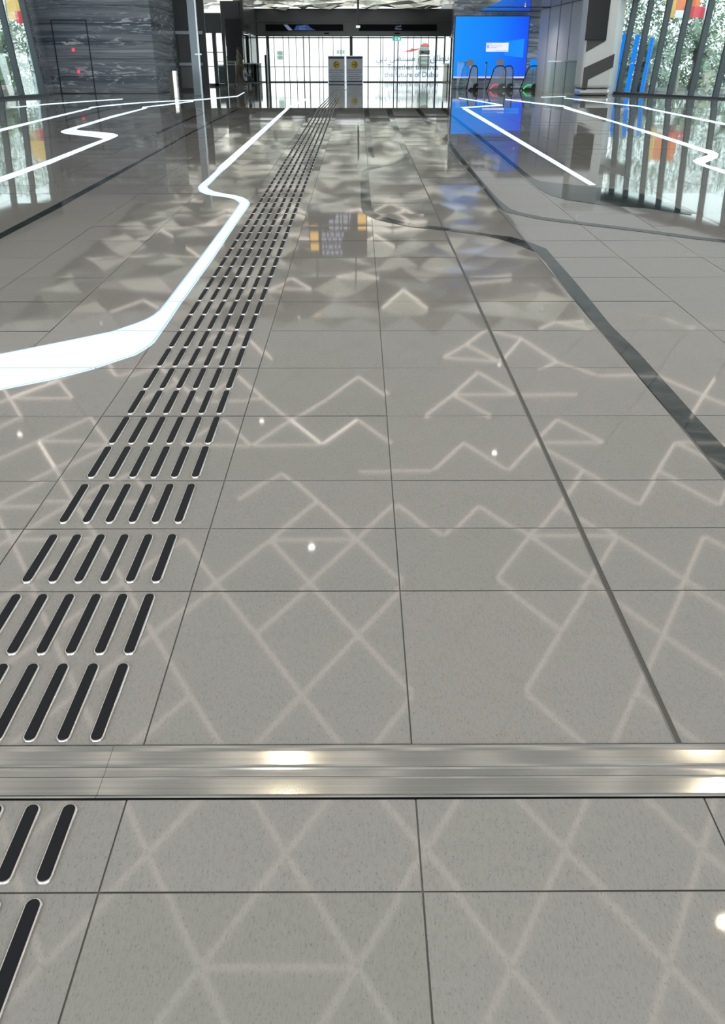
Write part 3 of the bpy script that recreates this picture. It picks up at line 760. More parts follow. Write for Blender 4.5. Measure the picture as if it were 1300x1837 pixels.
# ------------------------------------------------------------------ inlays in the floor (world outlines, metres)
STRIPS = {
    'L1': ('A', [(-1.733, 11.114), (-1.712, 10.724), (-1.709, 10.118), (-1.717, 9.65), (-1.713, 9.517), (-1.695, 9.392), (-1.643, 9.183), (-1.567, 9.037), (-1.478, 8.936), (-1.386, 8.876), (-1.285, 8.79), (-1.209, 8.671), (-1.157, 8.523), (-1.138, 8.411), (-1.133, 7.961), (-1.13, 7.229), (-1.132, 6.93), (-1.133, 6.083), (-1.137, 5.476), (-1.14, 4.969), (-1.144, 4.769), (-1.157, 4.679), (-1.18, 4.598), (-1.227, 4.508), (-1.313, 4.373), (-1.479, 4.235), (-1.626, 4.118), (-1.767, 4.006), (-2.198, 3.663)], [(-1.618, 11.113), (-1.632, 10.704), (-1.624, 10.051), (-1.62, 9.589), (-1.607, 9.469), (-1.559, 9.314), (-1.484, 9.164), (-1.355, 9.018), (-1.242, 8.928), (-1.146, 8.789), (-1.077, 8.621), (-1.042, 8.474), (-1.035, 8.317), (-1.038, 7.765), (-1.037, 7.229), (-1.038, 6.929), (-1.034, 6.082), (-1.041, 5.462), (-1.046, 4.945), (-1.046, 4.518), (-1.047, 4.357), (-1.048, 4.197), (-1.066, 4.098), (-1.098, 3.995), (-1.176, 3.893), (-1.248, 3.794), (-1.384, 3.66), (-1.586, 3.521), (-1.987, 3.243)]),
    'L1u': ('A', [(-1.704, 21.541), (-1.733, 11.114)], [(-1.626, 21.541), (-1.618, 11.113)]),
    'L1b': ('B', [(-1.715, 21.614), (-1.641, 27.967), (-1.635, 28.756)], [(-1.637, 21.613), (-1.543, 27.714), (-1.535, 28.488)]),
    'L2': ('A', [(-5.056, 21.644), (-5.187, 19.427), (-5.181, 17.739), (-5.185, 16.311), (-5.174, 15.988), (-5.135, 15.831), (-5.043, 15.626), (-4.931, 15.476), (-4.483, 15.087), (-4.196, 14.808), (-4.106, 14.672), (-4.065, 14.538), (-4.069, 13.627), (-4.051, 11.618), (-4.093, 10.238), (-4.101, 9.323)], [(-4.965, 21.644), (-5.052, 18.903), (-5.039, 17.422), (-5.043, 16.533), (-5.033, 16.366), (-4.94, 16.148), (-4.674, 15.934), (-4.316, 15.675), (-4.122, 15.473), (-4.017, 15.277), (-3.976, 15.133), (-3.953, 14.807), (-3.949, 14.278), (-3.949, 13.705), (-3.91, 11.448), (-3.946, 9.844), (-3.951, 8.956)]),
    'L2b': ('B', [(-5.066, 21.689), (-5.223, 22.493), (-5.015, 24.404), (-4.739, 26.756)], [(-4.962, 21.689), (-5.065, 22.327), (-4.862, 23.646), (-4.635, 26.16)]),
    'L3': ('A', [(-6.342, 21.647), (-6.372, 18.762), (-6.382, 16.37), (-6.379, 14.906)], [(-6.225, 21.647), (-6.234, 18.341), (-6.202, 15.887), (-6.196, 14.457)]),
    'L3b': ('B', [(-6.36, 21.851), (-6.445, 22.432), (-6.357, 23.949), (-6.031, 25.639), (-5.51, 26.853), (-4.941, 27.728), (-4.131, 31.745), (-4.501, 36.665)], [(-6.242, 21.85), (-6.31, 22.332), (-6.157, 23.183), (-5.866, 24.926), (-5.38, 26.208), (-4.787, 26.851), (-3.99, 30.789), (-4.405, 36.233)]),
    'L4b': ('B', [(-8.349, 22.275), (-8.231, 24.417), (-7.824, 26.537), (-7.272, 28.779)], [(-8.153, 22.177), (-8.004, 23.732), (-7.628, 25.862), (-7.102, 28.093)]),
    'R1': ('A', [(2.416, 21.625), (2.487, 9.636)], [(2.546, 21.625), (2.56, 9.615)]),
    'R1b': ('B', [(3.211, 29.859), (3.539, 26.037), (3.682, 23.983), (3.613, 23.249), (2.476, 21.814)], [(3.121, 29.009), (3.383, 26.038), (3.547, 23.946), (3.509, 23.685), (2.442, 22.231)]),
    'R2': ('A', [(4.996, 21.581), (5.008, 17.905), (5.034, 15.25), (5.006, 13.183), (5.028, 12.86), (4.962, 12.485), (4.798, 12.087), (4.568, 11.736), (4.415, 11.505), (4.369, 11.309), (4.409, 10.808), (4.469, 9.987)], [(4.814, 21.581), (4.812, 21.101), (4.921, 17.582), (4.886, 14.78), (4.839, 12.721), (4.836, 12.552), (4.764, 12.354), (4.484, 11.971), (4.333, 11.707), (4.285, 11.449), (4.283, 11.147), (4.287, 10.49), (4.312, 9.609)]),
    'R2b': ('B', [(4.477, 28.463), (4.822, 25.381), (5.149, 23.242), (4.984, 21.648)], [(4.357, 27.689), (4.669, 24.561), (4.935, 22.385), (4.802, 21.648)]),
    'R3': ('A', [(6.826, 21.614), (6.999, 17.576), (7.097, 16.275)], [(6.684, 21.576), (6.833, 17.142), (6.918, 15.848)]),
    'R3b': ('B', [(6.567, 29.845), (6.758, 25.803), (6.997, 22.884), (6.833, 21.64)], [(6.407, 29.106), (6.572, 25.08), (6.811, 22.443), (6.689, 21.641)]),
    'R4b': ('B', [(5.949, 30.442), (7.002, 31.503)], [(5.835, 29.848), (6.863, 30.868)]),
    'D1': ('A', [(0.632, 21.535), (0.613, 17.015), (0.62, 14.613), (0.618, 12.944), (0.616, 12.176), (0.547, 11.868), (0.398, 11.575), (0.135, 11.055), (0.065, 10.874), (0.031, 10.649), (0.023, 10.409), (0.019, 9.705), (0.017, 8.942), (0.021, 8.221), (0.033, 8.014), (0.072, 7.816), (0.138, 7.627), (0.241, 7.484), (0.454, 7.257), (0.604, 7.175), (0.755, 7.081), (0.902, 6.978), (1.005, 6.911), (1.114, 6.748), (1.225, 6.502), (1.294, 6.309), (1.305, 5.987), (1.295, 5.526), (1.288, 5.163), (1.287, 4.725), (1.289, 4.358), (1.284, 3.476), (1.29, 3.044), (1.288, 2.653), (1.283, 2.121)], [(0.762, 21.535), (0.718, 17.015), (0.708, 14.729), (0.687, 12.599), (0.683, 12.082), (0.652, 11.778), (0.427, 11.378), (0.139, 10.873), (0.117, 10.698), (0.115, 10.504), (0.116, 10.316), (0.115, 9.623), (0.116, 8.977), (0.117, 8.221), (0.13, 8.043), (0.153, 7.885), (0.205, 7.761), (0.284, 7.626), (0.462, 7.382), (0.568, 7.32), (0.745, 7.21), (0.926, 7.069), (1.054, 6.944), (1.196, 6.855), (1.313, 6.643), (1.395, 6.404), (1.389, 6.056), (1.389, 5.709), (1.386, 5.367), (1.375, 4.887), (1.365, 4.468), (1.382, 4.037), (1.38, 3.224), (1.382, 2.899), (1.385, 2.346)]),
    'D2': ('A', [(0.134, 21.537), (0.133, 17.101), (0.131, 14.525), (0.139, 12.806), (0.177, 12.146)], [(0.231, 21.536), (0.216, 17.1), (0.202, 14.525), (0.202, 12.805), (0.214, 12.114)]),
    'D3': ('A', [(1.319, 21.534), (1.291, 18.528), (1.308, 17.013), (1.318, 15.203), (1.343, 14.011), (1.308, 12.08), (1.31, 10.175), (1.293, 8.798), (1.297, 8.247), (1.335, 7.952), (1.41, 7.825), (1.575, 7.595), (1.859, 7.377), (2.277, 7.064), (2.612, 6.775), (2.809, 6.628), (3.07, 6.437)], [(1.422, 21.533), (1.398, 18.528), (1.401, 17.013), (1.418, 15.557), (1.412, 14.01), (1.381, 12.269), (1.369, 9.997), (1.366, 8.937), (1.369, 8.563), (1.398, 8.126), (1.451, 7.952), (1.617, 7.715), (1.917, 7.465), (2.308, 7.169), (2.646, 6.872), (2.845, 6.721), (3.108, 6.525)]),
    'D4': ('A', [(1.901, 21.532), (1.901, 19.72), (1.913, 14.881), (1.909, 11.864), (1.893, 10.173), (1.89, 9.379), (1.919, 8.935), (2.025, 8.643), (2.293, 8.367), (2.705, 8.122), (2.859, 7.918), (2.961, 7.806)], [(2.005, 21.532), (2.008, 19.72), (2.005, 15.067), (1.982, 11.979), (1.969, 10.173), (2.014, 9.909), (2.171, 9.739), (2.521, 9.455), (2.823, 9.224), (2.94, 8.69), (2.952, 8.151), (2.971, 7.833)]),
    'E1': ('A', [(-2.823, 21.544), (-2.882, 16.196), (-2.86, 11.672), (-2.868, 10.808), (-2.875, 8.083), (-2.886, 7.003), (-2.89, 6.16)], [(-2.761, 21.358), (-2.833, 14.895), (-2.803, 11.672), (-2.795, 10.782), (-2.778, 8.082), (-2.804, 6.784), (-2.809, 5.968)]),
    'E2': ('A', [(-3.466, 15.571), (-3.462, 16.642), (-3.438, 20.474), (-3.761, 21.36)], [(-3.377, 15.373), (-3.368, 16.417), (-3.378, 20.559), (-3.713, 21.453)]),
    'E3': ('A', [(-5.857, 18.409), (-5.902, 20.311), (-5.821, 21.59)], [(-5.74, 18.135), (-5.772, 20.063), (-5.741, 21.533)]),
}
def inlay(name, keys, mat, lab, cat, group):
    bm = bmesh.new()
    for k in keys:
        pl, le, ri = STRIPS[k]
        pts = [Vector((x, y, (y - YC) * SL if pl == 'A' else 0.0)) for x, y in le + ri[::-1]]
        z = 0.0030 if mat == 'strip_emit' else 0.0024
        prism(bm, [p + Vector((0, 0, z)) for p in pts], (0, 0, -0.006))
    o = finish(name, bm, mat)
    return tag(o, lab, cat, group)
gl = 'glowing white light strips in the floor'
inlay('floor_light_strip', ['L1', 'L1u', 'L1b'], 'strip_emit', 'broad glowing white floor strip that swerves left beside the tactile path', 'floor light', gl)
mainstrip = [o for o in COL.objects if o.name == 'floor_light_strip'][0]
bm = bmesh.new()
for side, sg in ((STRIPS['L1'][1], 1), (STRIPS['L1'][2], -1)):
    P2 = [Vector((x, y, 0)) for x, y in side]; off = []
    for i_ in range(len(P2)):
        d = (P2[min(i_ + 1, len(P2) - 1)] - P2[max(i_ - 1, 0)]).normalized()
        off.append(P2[i_] + Vector((-d.y, d.x, 0)) * 0.012 * sg)
    for i_ in range(len(P2) - 1):
        q = [P2[i_], P2[i_ + 1], off[i_ + 1], off[i_]]
        bm.faces.new([bm.verts.new((v.x, v.y, gz(v.y) + 0.0036)) for v in q])
finish('diffuser_edge', bm, 'strip_edge', mainstrip)
inlay('floor_light_strip', ['L2', 'L2b'], 'strip_emit', 'glowing white floor strip with a sharp Z-shaped kink on the left', 'floor light', gl)
inlay('floor_light_strip', ['L3', 'L3b'], 'strip_emit', 'long thin glowing floor strip beyond the kinked one, ending in a small fork', 'floor light', gl)
inlay('floor_light_strip', ['L4b'], 'strip_emit', 'short thin glowing floor strip nearest the left glass front and marble wall', 'floor light', gl)
inlay('floor_light_strip', ['R1', 'R1b'], 'strip_emit', 'straight glowing white floor strip with a pointed far corner before the blue screen', 'floor light', gl)
inlay('floor_light_strip', ['R2', 'R2b'], 'strip_emit', 'glowing white floor strip ending in an S-bend at the right', 'floor light', gl)
inlay('floor_light_strip', ['R3', 'R3b'], 'strip_emit', 'long thin glowing floor strip nearest the right glass front', 'floor light', gl)
inlay('floor_light_strip', ['R4b'], 'strip_emit', 'very short glowing floor strip in front of the stone column', 'floor light', gl)
gd = 'dark stone inlays in the floor'
inlay('stone_inlay', ['D1'], 'dark_inlay', 'dark stone floor band with a double bend, sweeping to the right edge', 'floor inlay', gd)
inlay('stone_inlay', ['D2'], 'dark_inlay', 'short dark stone floor band ending above the bend of the longest one', 'floor inlay', gd)
inlay('stone_inlay', ['D3'], 'dark_inlay', 'thin dark stone floor band that bends and runs level to the right edge', 'floor inlay', gd)
inlay('stone_inlay', ['D4'], 'dark_inlay', 'dark floor band widening into a broad wedge where the straight light strip ends', 'floor inlay', gd)
inlay('stone_inlay', ['E1'], 'dark_inlay', 'long straight dark stone floor band on the left', 'floor inlay', gd)
inlay('stone_inlay', ['E2'], 'dark_inlay', 'short dark hooked floor band behind the long straight left one', 'floor inlay', gd)
inlay('stone_inlay', ['E3'], 'dark_inlay', 'very short dark floor band between the two left light strips', 'floor inlay', gd)

# metal lined joint running down the floor, and the wide expansion profile across it
jt = structe('trim_2', 'dark metal-lined movement joint along the floor')
bm = bmesh.new(); prism(bm, [(0.693, 1.376, gz(1.376) + 0.001), (0.703, 1.376, gz(1.376) + 0.001), (0.703, 16.0, gz(16) + 0.001), (0.693, 16.0, gz(16) + 0.001)], (0, 0, -0.004)); struct('joint_filler', bm, 'brass_joint', jt)
for x in (0.6905, 0.7045):
    bm = bmesh.new(); prism(bm, [(x - 0.0008, 1.376, gz(1.376) + 0.0018), (x + 0.0008, 1.376, gz(1.376) + 0.0018), (x + 0.0008, 7.0, gz(7) + 0.0018), (x - 0.0008, 7.0, gz(7) + 0.0018)], (0, 0, -0.004)); struct('joint_edge', bm, 'grey_steel', jt)
ex = thing('expansion_profile', 'wide ribbed aluminium expansion strip crossing the floor', 'floor strip', (0, 1.301, gz(1.301)))
ex.rotation_euler = (SLA, 0, 0)
bm = bmesh.new()
prof = [(-0.0735, -0.003), (-0.0735, 0.0030), (-0.0700, 0.0042), (-0.064, 0.0022), (-0.022, 0.0012), (-0.0185, 0.0026), (-0.015, 0.0006), (0.004, 0.0000), (0.008, 0.0020), (0.012, 0.0008), (0.017, 0.0016), (0.055, 0.0020), (0.064, 0.0026), (0.0690, 0.0042), (0.0730, 0.0030), (0.0730, -0.003)]
for (xa, xb) in ((-14, -0.536), (-0.5352, 13)):
    prism(bm, [(xa, y, z) for y, z in prof], (xb - xa, 0, 0))
finish('profile', bm, 'aluminium', ex)
for y in (-0.0755, 0.0748): finish('edge_seal', bx(-14, 13, y - 0.0009, y + 0.0009, -0.004, 0.0005), 'black_rubber', ex)

# ------------------------------------------------------------------ tactile guide bars
def stadium(w, l, z, seg=7):
    r = w / 2; pts = []
    for k in range(seg + 1):
        t = math.pi * k / seg; pts.append((r * math.cos(t), l / 2 - r + r * math.sin(t), z))
    for k in range(seg + 1):
        t = math.pi + math.pi * k / seg; pts.append((r * math.cos(t), -l / 2 + r + r * math.sin(t), z))
    return pts
def loft(bm, rings, mi=0):
    vr = [[bm.verts.new(p) for p in r] for r in rings]; n = len(vr[0])
    for a, b in zip(vr[:-1], vr[1:]):
        for i in range(n):
            f = bm.faces.new((a[i], a[(i + 1) % n], b[(i + 1) % n], b[i])); f.material_index = mi; f.smooth = True
    f = bm.faces.new(vr[-1]); f.material_index = mi
def bar_rim(l):
    bm = bmesh.new()
    loft(bm, [stadium(0.0345, l, -0.002), stadium(0.0335, l - 0.001, 0.0022), stadium(0.0305, l - 0.004, 0.0042), stadium(0.0275, l - 0.007, 0.0048), stadium(0.0262, l - 0.0083, 0.0046)])
    return bm
def bar_insert(l):
    bm = bmesh.new(); loft(bm, [stadium(0.0245, l - 0.010, 0.0040), stadium(0.0245, l - 0.010, 0.0058), stadium(0.0225, l - 0.012, 0.0064)]); return bm
BAR_X = [-0.9475, -0.874, -0.8005, -0.727, -0.6535, -0.580]
rows = [(1.517, 0.268), (1.816, 0.266), (2.137, 0.268), (2.476, 0.270)]
y = Y0
while y < 42:
    rows += [(y + 0.149, 0.262), (y + 0.149 + 0.2865, 0.262)]; y += TY
def ordinal(n):
    w = ['first', 'second', 'third', 'fourth', 'fifth', 'sixth']
    if n <= 6: return w[n - 1]
    suf = 'th' if 10 <= n % 100 <= 20 else {1: 'st', 2: 'nd', 3: 'rd'}.get(n % 10, 'th')
    return '%d%s' % (n, suf)
def make_bar(l, x, y, lab):
    rim = finish('tactile_bar', bar_rim(l), 'steel'); rim.data.polygons[-1].use_smooth = False
    tag(rim, lab, 'tactile bar', 'tactile guide bars set in the floor')
    ins = finish('insert', bar_insert(l), 'black_rubber', rim)
    rim.location = (x, y, gz(y) + 0.0006); rim.rotation_euler = (SLA, 0, 0)
    return rim
def copy_bar(src, x, y, lab):
    c = src.copy(); COL.objects.link(c)
    for ch in src.children:
        d = ch.copy(); COL.objects.link(d); d.parent = c
    c.location = (x, y, gz(y) + 0.0006); c['label'] = lab
    return c
places = ['leftmost', 'second from the left', 'third from the left', 'third from the right', 'second from the right', 'rightmost']
proto = None; count = 0
# before the aluminium strip
pb = None
for (y, l, cols, wd) in ((1.1215, 0.186, (3, 4, 5), 'just before the metal strip'), (0.868, 0.268, (4, 5), 'before the last joint')):
    src = None
    for c in cols:
        lab = 'black steel-rimmed tactile bar, %s in the row %s' % (places[c], wd)
        if src is None: src = make_bar(l, BAR_X[c], y, lab)
        else: copy_bar(src, BAR_X[c], y, lab)
        count += 1
r = 0; stuff_rows = []
for (y, l) in rows:
    r += 1
    if count + 6 > 300: stuff_rows.append((y, l)); continue
    for c in range(6):
        if r == 1 and c == 0: continue
        lab = 'black steel-rimmed tactile bar, %s in the %s row beyond the metal strip' % (places[c], ordinal(r))
        if proto is None or abs(l - proto[1]) > 0.0005: proto = (make_bar(l, BAR_X[c], y, lab), l)
        else: copy_bar(proto[0], BAR_X[c], y, lab)
        count += 1
bm = bmesh.new()
for (y, l) in stuff_rows:
    for x in BAR_X:
        z = gz(y) + 0.0006
        for rings, mi in (([stadium(0.0345, l, 0), stadium(0.0275, l - 0.007, 0.0048)], 0), ([stadium(0.0245, l - 0.010, 0.0040), stadium(0.0235, l - 0.011, 0.0062)], 1)):
            loft(bm, [[(x + p[0], y + p[1], z + p[2] + p[1] * (SL if y < YC else 0)) for p in rg] for rg in rings], mi)
o = finish('tactile_bars', bm, ['steel', 'black_rubber'])
tag(o, 'far end of the tactile path, its many tiny bars merging into six lines', 'tactile bars', None, 'stuff')

# ------------------------------------------------------------------ downlights in the ceiling
spots = [(-0.66, 5.45), (3.25, 5.64), (2.81, 3.99), (-0.62, 9.27), (-1.68, 13.27), (2.15, 12.0), (2.8, 15.9),
         (-4.6, 3.9), (-5.2, 8.4), (-5.6, 12.6), (6.4, 7.6), (6.2, 12.2), (-0.6, 0.4), (3.1, -0.2), (-3.6, -0.6), (0.9, -3.4), (-9.3, 6.2), (10.2, 5.8), (-9.6, 12.8), (10.2, 12.6), (-1.4, 19.2), (4.4, 19.8), (-5.8, 18.4), (7.6, 30.4), (6.4, 37.4), (-9.0, 32.2)]  # last three are added to brighten column, slats and marble
dproto = None
for k, (x, y) in enumerate(spots):
    if dproto is None:
        bm = bmesh.new(); disc(bm, (0, 0, 0), 0.055, (0, 0, 0.05), 20, 'z'); rim = finish('downlight', bm, 'pale_steel')
        bm = bmesh.new(); disc(bm, (0, 0, -0.004), 0.028, (0, 0, 0.006), 16, 'z'); finish('lamp_face', bm, 'warm_lamp', rim)
        dproto = rim; c = rim
    else:
        c = dproto.copy(); COL.objects.link(c)
        for ch in dproto.children:
            d = ch.copy(); COL.objects.link(d); d.parent = c
    if k == 3:
        dm = dproto.children[0].data.copy(); dm.materials[0] = M['lamp_dim']
    if k >= 3: c.children[0].data = dm
    zc = 2.92 if k == 24 else (4.22 if k > 22 else 4.16)
    c.location = (x, y, zc)
    tag(c, 'small round downlight added in the soffit to brighten the slats' if k == 24 else 'small round downlight set in the ceiling overhead', 'ceiling light', 'round downlights overhead')  # last three downlights are added; the plain label also covers two of them
    ld = bpy.data.lights.new('downlight_beam', 'SPOT'); ld.energy = DOWNLIGHT_W * (34 if k < 3 else (240 if k > 22 else 10)); ld.color = (1.0, 0.82, 0.58) if k < 3 else (1.0, 0.96, 0.90)
    ld.spot_size = math.radians(150); ld.spot_blend = 1.0; ld.shadow_soft_size = 0.04 if k <= 22 else 0.12
    lo = bpy.data.objects.new('downlight_beam', ld); COL.objects.link(lo); lo.location = (x, y, zc - 0.02)

# ------------------------------------------------------------------ hanging direction board (seen mirrored in the floor)
t = thing('hanging_board', 'dark hanging direction board with yellow squares, seen mirrored in the floor', 'sign', (-0.53, 22.0, 2.46))
finish('board', bx(-0.735, 0.735, -0.07, 0.07, 0, 0.95, bev=0.01), 'column_dark', t)
for x in (-0.55, 0.45):
    bm = bmesh.new(); tube(bm, [(x, 0, 0.95), (x, 0, 1.84)], 0.018, 8); finish('hanger', bm, 'dark_frame', t)
for (xa, xb, za, zb) in ((-0.71, -0.50, 0.60, 0.77), (-0.71, -0.50, 0.31, 0.53), (0.50, 0.71, 0.02, 0.25)):
    finish('yellow_square', bx(xa, xb, -0.078, -0.071, za, zb), 'board_yellow', t)
rr = random.Random(3)
for (xa, xb, z) in ((-0.42, 0.1, 0.83), (-0.42, 0.05, 0.68), (-0.42, 0.12, 0.50), (-0.42, 0.14, 0.37), (-0.22, 0.30, 0.20), (-0.05, 0.33, 0.08)):
    bm = bmesh.new(); x = xa
    while x < xb:
        w = rr.uniform(0.05, 0.13); box(bm, x, min(xb, x + w), -0.077, -0.071, z - 0.04, z + 0.04); x += w + 0.03
    finish('text_line', bm, 'board_text', t)

# ------------------------------------------------------------------ outdoors
def gpoly(name, pts):
    bm = bmesh.new(); prism(bm, [(x, y, -0.06) for x, y in pts], (0, 0, 0.05)); return struct(name, bm, 'pale_ground')
gpoly('ground_right', [(facade_r(17) + 0.35, 17), (40, 17), (60, 60), (60, 64.2), (9.6, 64.2), (9.6, 34.0)])
gpoly('ground_left', [(facade_l(18) - 0.35, 18), (-40, 18), (-60, 64.2), (-11.7, 64.2), (-11.7, 39.2), (-11.7, 34.5), (-10.9, 31.3)])
gpoly('ground_front', [(-60, 64.25), (60, 64.25), (60, 110), (-60, 110)])
t = thing('hoarding', 'white site hoarding outside the doors with blue lettering', 'hoarding', (0, 76, 0))
finish('board', bx(-22, 22, 0, 0.3, 0, 7), 'hoarding_white', t)
AR = "\ufee7\ufee8\ufec4\ufee0\ufed6 \ufee7\ufea4\ufeee \ufee3\ufeb4\ufe98\ufed8\ufe92\ufede \ufea9\ufe91\ufef2"
text_mesh('arabic_line', AR[::-1], 0.62, (4.3, -0.03, 1.55), (math.pi / 2, 0, 0), 'text_blue', t, 0.01)
text_mesh('text_line', 'Together towards', 0.56, (4.35, -0.03, 0.92), (math.pi / 2, 0, 0), 'text_blue', t, 0.01)
text_mesh('text_line', 'the future of Dubai', 0.56, (4.25, -0.03, 0.38), (math.pi / 2, 0, 0), 'text_blue', t, 0.01)
bm = bmesh.new(); prism(bm, [(3.35, -0.02, 1.98), (4.1, -0.02, 2.12), (4.25, -0.02, 2.26), (4.35, -0.02, 2.18), (5.0, -0.02, 2.25), (4.4, -0.02, 2.08), (4.2, -0.02, 2.02)], (0, -0.01, 0)); finish('red_emblem', bm, 'plane_red', t)
t = thing('tower_house', 'narrow grey tower with a red roof beyond the right doors', 'building', (5.2, 75.14, 0))
finish('wall', bx(-0.40, 0.40, 0, 0.8, 0.9, 2.1), 'bldg_dark', t)
finish('upper_wall', bx(-0.22, 0.26, 0, 0.6, 2.1, 2.40), 'bldg_glass', t)
bm = bmesh.new(); prism(bm, [(-0.36, 0, 2.36), (0.40, 0, 2.36), (0.16, 0, 2.58), (-0.12, 0, 2.58)], (0, 0.6, 0)); finish('roof', bm, 'roof_red', t)
for z in (1.12, 1.42): finish('window', bx(-0.34, 0.34, -0.02, 0.0, z, z + 0.2), 'bldg_glass', t)
finish('window', bx(-0.34, 0.34, -0.02, 0.0, 1.84, 2.04), 'black_gloss', t)
finish('ledge', bx(-0.42, 0.42, -0.05, 0.0, 1.70, 1.78), 'hoarding_white', t)
t = thing('tower_house', 'pale tower with red ledges seen past the far right side glass', 'building', (8.1, 75.14, 0))
finish('wall', bx(-0.5, 0.5, 0, 0.8, 0, 2.7), 'bldg_glass', t)
for z in (1.98, 2.3): finish('red_ledge', bx(-0.55, 0.55, -0.06, 0.0, z, z + 0.12), 'roof_red', t)
for (x, z0, z1, lab) in ((-6.26, 1.45, 2.05, 'left pale-green window pair'),):
    t = thing('building_window', 'pair of pale green building windows seen through the left doors', 'window', (x, 75.94, 0))
    finish('upper_pane', bx(-0.21, 0.21, -0.02, 0.01, 1.80, 2.05), 'bldg_glass', t); finish('lower_pane', bx(-0.21, 0.21, -0.02, 0.01, 1.47, 1.72), 'bldg_glass', t)
t = thing('building_window', 'low grey barred building window seen above the poster stands', 'window', (-1.42, 75.94, 1.86))
finish('pane', bx(-0.31, 0.31, -0.02, 0.01, 0, 0.25), 'bldg_glass', t)
for x in (-0.1, 0.12): finish('bar', bx(x - 0.02, x + 0.02, -0.03, -0.02, 0, 0.25), 'hoarding_white', t)

def palm(x, y, h, lab, rng_seed, spread=1.9, n=38):
    rr = random.Random(rng_seed)
    t = thing('date_palm', lab, 'palm', (x, y, 0), 0, 'date palms outside the glass')
    bm = bmesh.new(); tube(bm, [(0, 0, -0.02), (0.03, 0, h * 0.5), (0.0, 0.02, h)], [0.22, 0.17, 0.19], 12)
    for k in range(int(h / 0.12)):
        a = k * 2.4; z = k * 0.12 + 0.06
        box(bm, 0.17 * math.cos(a) - 0.04, 0.17 * math.cos(a) + 0.04, 0.17 * math.sin(a) - 0.04, 0.17 * math.sin(a) + 0.04, z, z + 0.1)
    finish('trunk', bm, 'palm_trunk', t)
    bm = bmesh.new()
    for k in range(n):
        az = k * 2.39996 + rr.uniform(-0.2, 0.2); el = rr.uniform(-0.35, 1.25); L = spread * rr.uniform(0.8, 1.15)
        pts = []; p = Vector((0, 0, h)); d = Vector((math.cos(az) * math.cos(el), math.sin(az) * math.cos(el), math.sin(el)))
        for s in range(9):
            pts.append(p.copy()); p = p + d * (L / 8); d = (d + Vector((0, 0, -0.13))).normalized()
        for s in range(8): beam(bm, pts[s], pts[s + 1], 0.02, 0.012)
        for s in range(1, 26):
            u = s / 26 * 8; i = min(7, int(u)); q = pts[i].lerp(pts[i + 1], u - i)
            dd = (pts[i + 1] - pts[i]).normalized(); side = dd.cross(Vector((0, 0, 1))).normalized()
            ll = 0.42 * math.sin(math.pi * (0.12 + 0.85 * s / 26)) * max(1.0, spread / 1.9)
            for sg in (-1, 1):
                tip = q + (side * sg * 0.8 + dd * 0.65 + Vector((0, 0, rr.uniform(-0.25, 0.15)))) * ll
                w = dd * 0.030
                bm.faces.new([bm.verts.new(q - w), bm.verts.new(q + w), bm.verts.new(tip)])
    finish('fronds', bm, 'palm_leaf', t)
    return t
palm(-13.7, 36.3, 1.2, 'date palm outside the left glass, between the two right-hand fins', 1, 1.7)
palm(-16.2, 39.5, 2.2, 'taller date palm outside the left glass, behind the first', 2, 2.2)
palm(-13.6, 31.8, 0.7, 'low date palm at the far left edge of the picture', 3, 1.5)
palm(11.5, 38.0, 1.0, 'date palm outside the right glass behind the three painted blue reflections', 4, 1.7)
palm(14.6, 41.0, 1.5, 'date palm outside the right glass under the orange billboard', 5, 1.9)
palm(13.6, 33.2, 0.8, 'low bushy date palm outside the right glass near the cream box', 6, 1.5, 40)
palm(17.0, 37.0, 2.2, 'tallest date palm at the far right edge of the picture', 7, 2.3, 40)
palm(11.3, 41.4, 0.6, 'low date palm close behind the stone column, outside', 8, 1.5)
def hedge(lab, x0, x1, y, h, seed):
    rr = random.Random(seed); bm = bmesh.new()
    n = int((x1 - x0) * 1300)
    for k in range(n):
        x = rr.uniform(x0, x1); z = h * rr.random() ** 1.35; yy = y + rr.uniform(-0.7, 0.7)
        a = rr.uniform(0, 6.28); e = rr.uniform(-0.9, 1.2); l = rr.uniform(0.14, 0.34)
        d = Vector((math.cos(a) * math.cos(e), math.sin(a) * math.cos(e), math.sin(e))) * l
        s = d.cross(Vector((rr.uniform(-1, 1), rr.uniform(-1, 1), 0.3))).normalized() * 0.04
        p = Vector((x, yy, z))
        bm.faces.new([bm.verts.new(p), bm.verts.new(p + d * 0.5 + s), bm.verts.new(p + d), bm.verts.new(p + d * 0.5 - s)])
    o = finish('hedge', bm, 'palm_leaf'); tag(o, lab, 'hedge')
hedge('tall loose green hedge beyond the palms outside the right glass', 10.6, 23.0, 46.6, 6.0, 1)
hedge('green hedge beyond the palms outside the left glass', -25.0, -12.0, 46.6, 6.0, 2)
def rock(x, y, s, lab, seed):
    rr = random.Random(seed); bm = bmesh.new(); bmesh.ops.create_icosphere(bm, subdivisions=2, radius=1)
    for v in bm.verts:
        k = 1 + rr.uniform(-0.18, 0.18); v.co = Vector((v.co.x * s * k, v.co.y * s * 0.8 * k, max(-0.02, v.co.z * s * 0.6 * k + s * 0.3)))
    o = finish('boulder', bm, 'rock'); o.location = (x, y, 0)
    tag(o, lab, 'rock', 'boulders outside the left glass')
rock(-11.7, 31.0, 0.38, 'pale boulder outside the left glass beside the last fin', 1)
rock(-12.3, 30.2, 0.28, 'pale boulder outside the left glass, left of the other one', 2)
t = thing('billboard', 'tall orange and red billboard outside the right glass', 'billboard', (15.2, 45.0, 0))
finish('left_panel', bx(-1.0, -0.55, 0, 0.1, 2.9, 4.3), 'billboard_yellow', t)
finish('orange_panel', bx(-0.55, 0.55, 0, 0.1, 3.05, 4.3), 'billboard_orange', t)
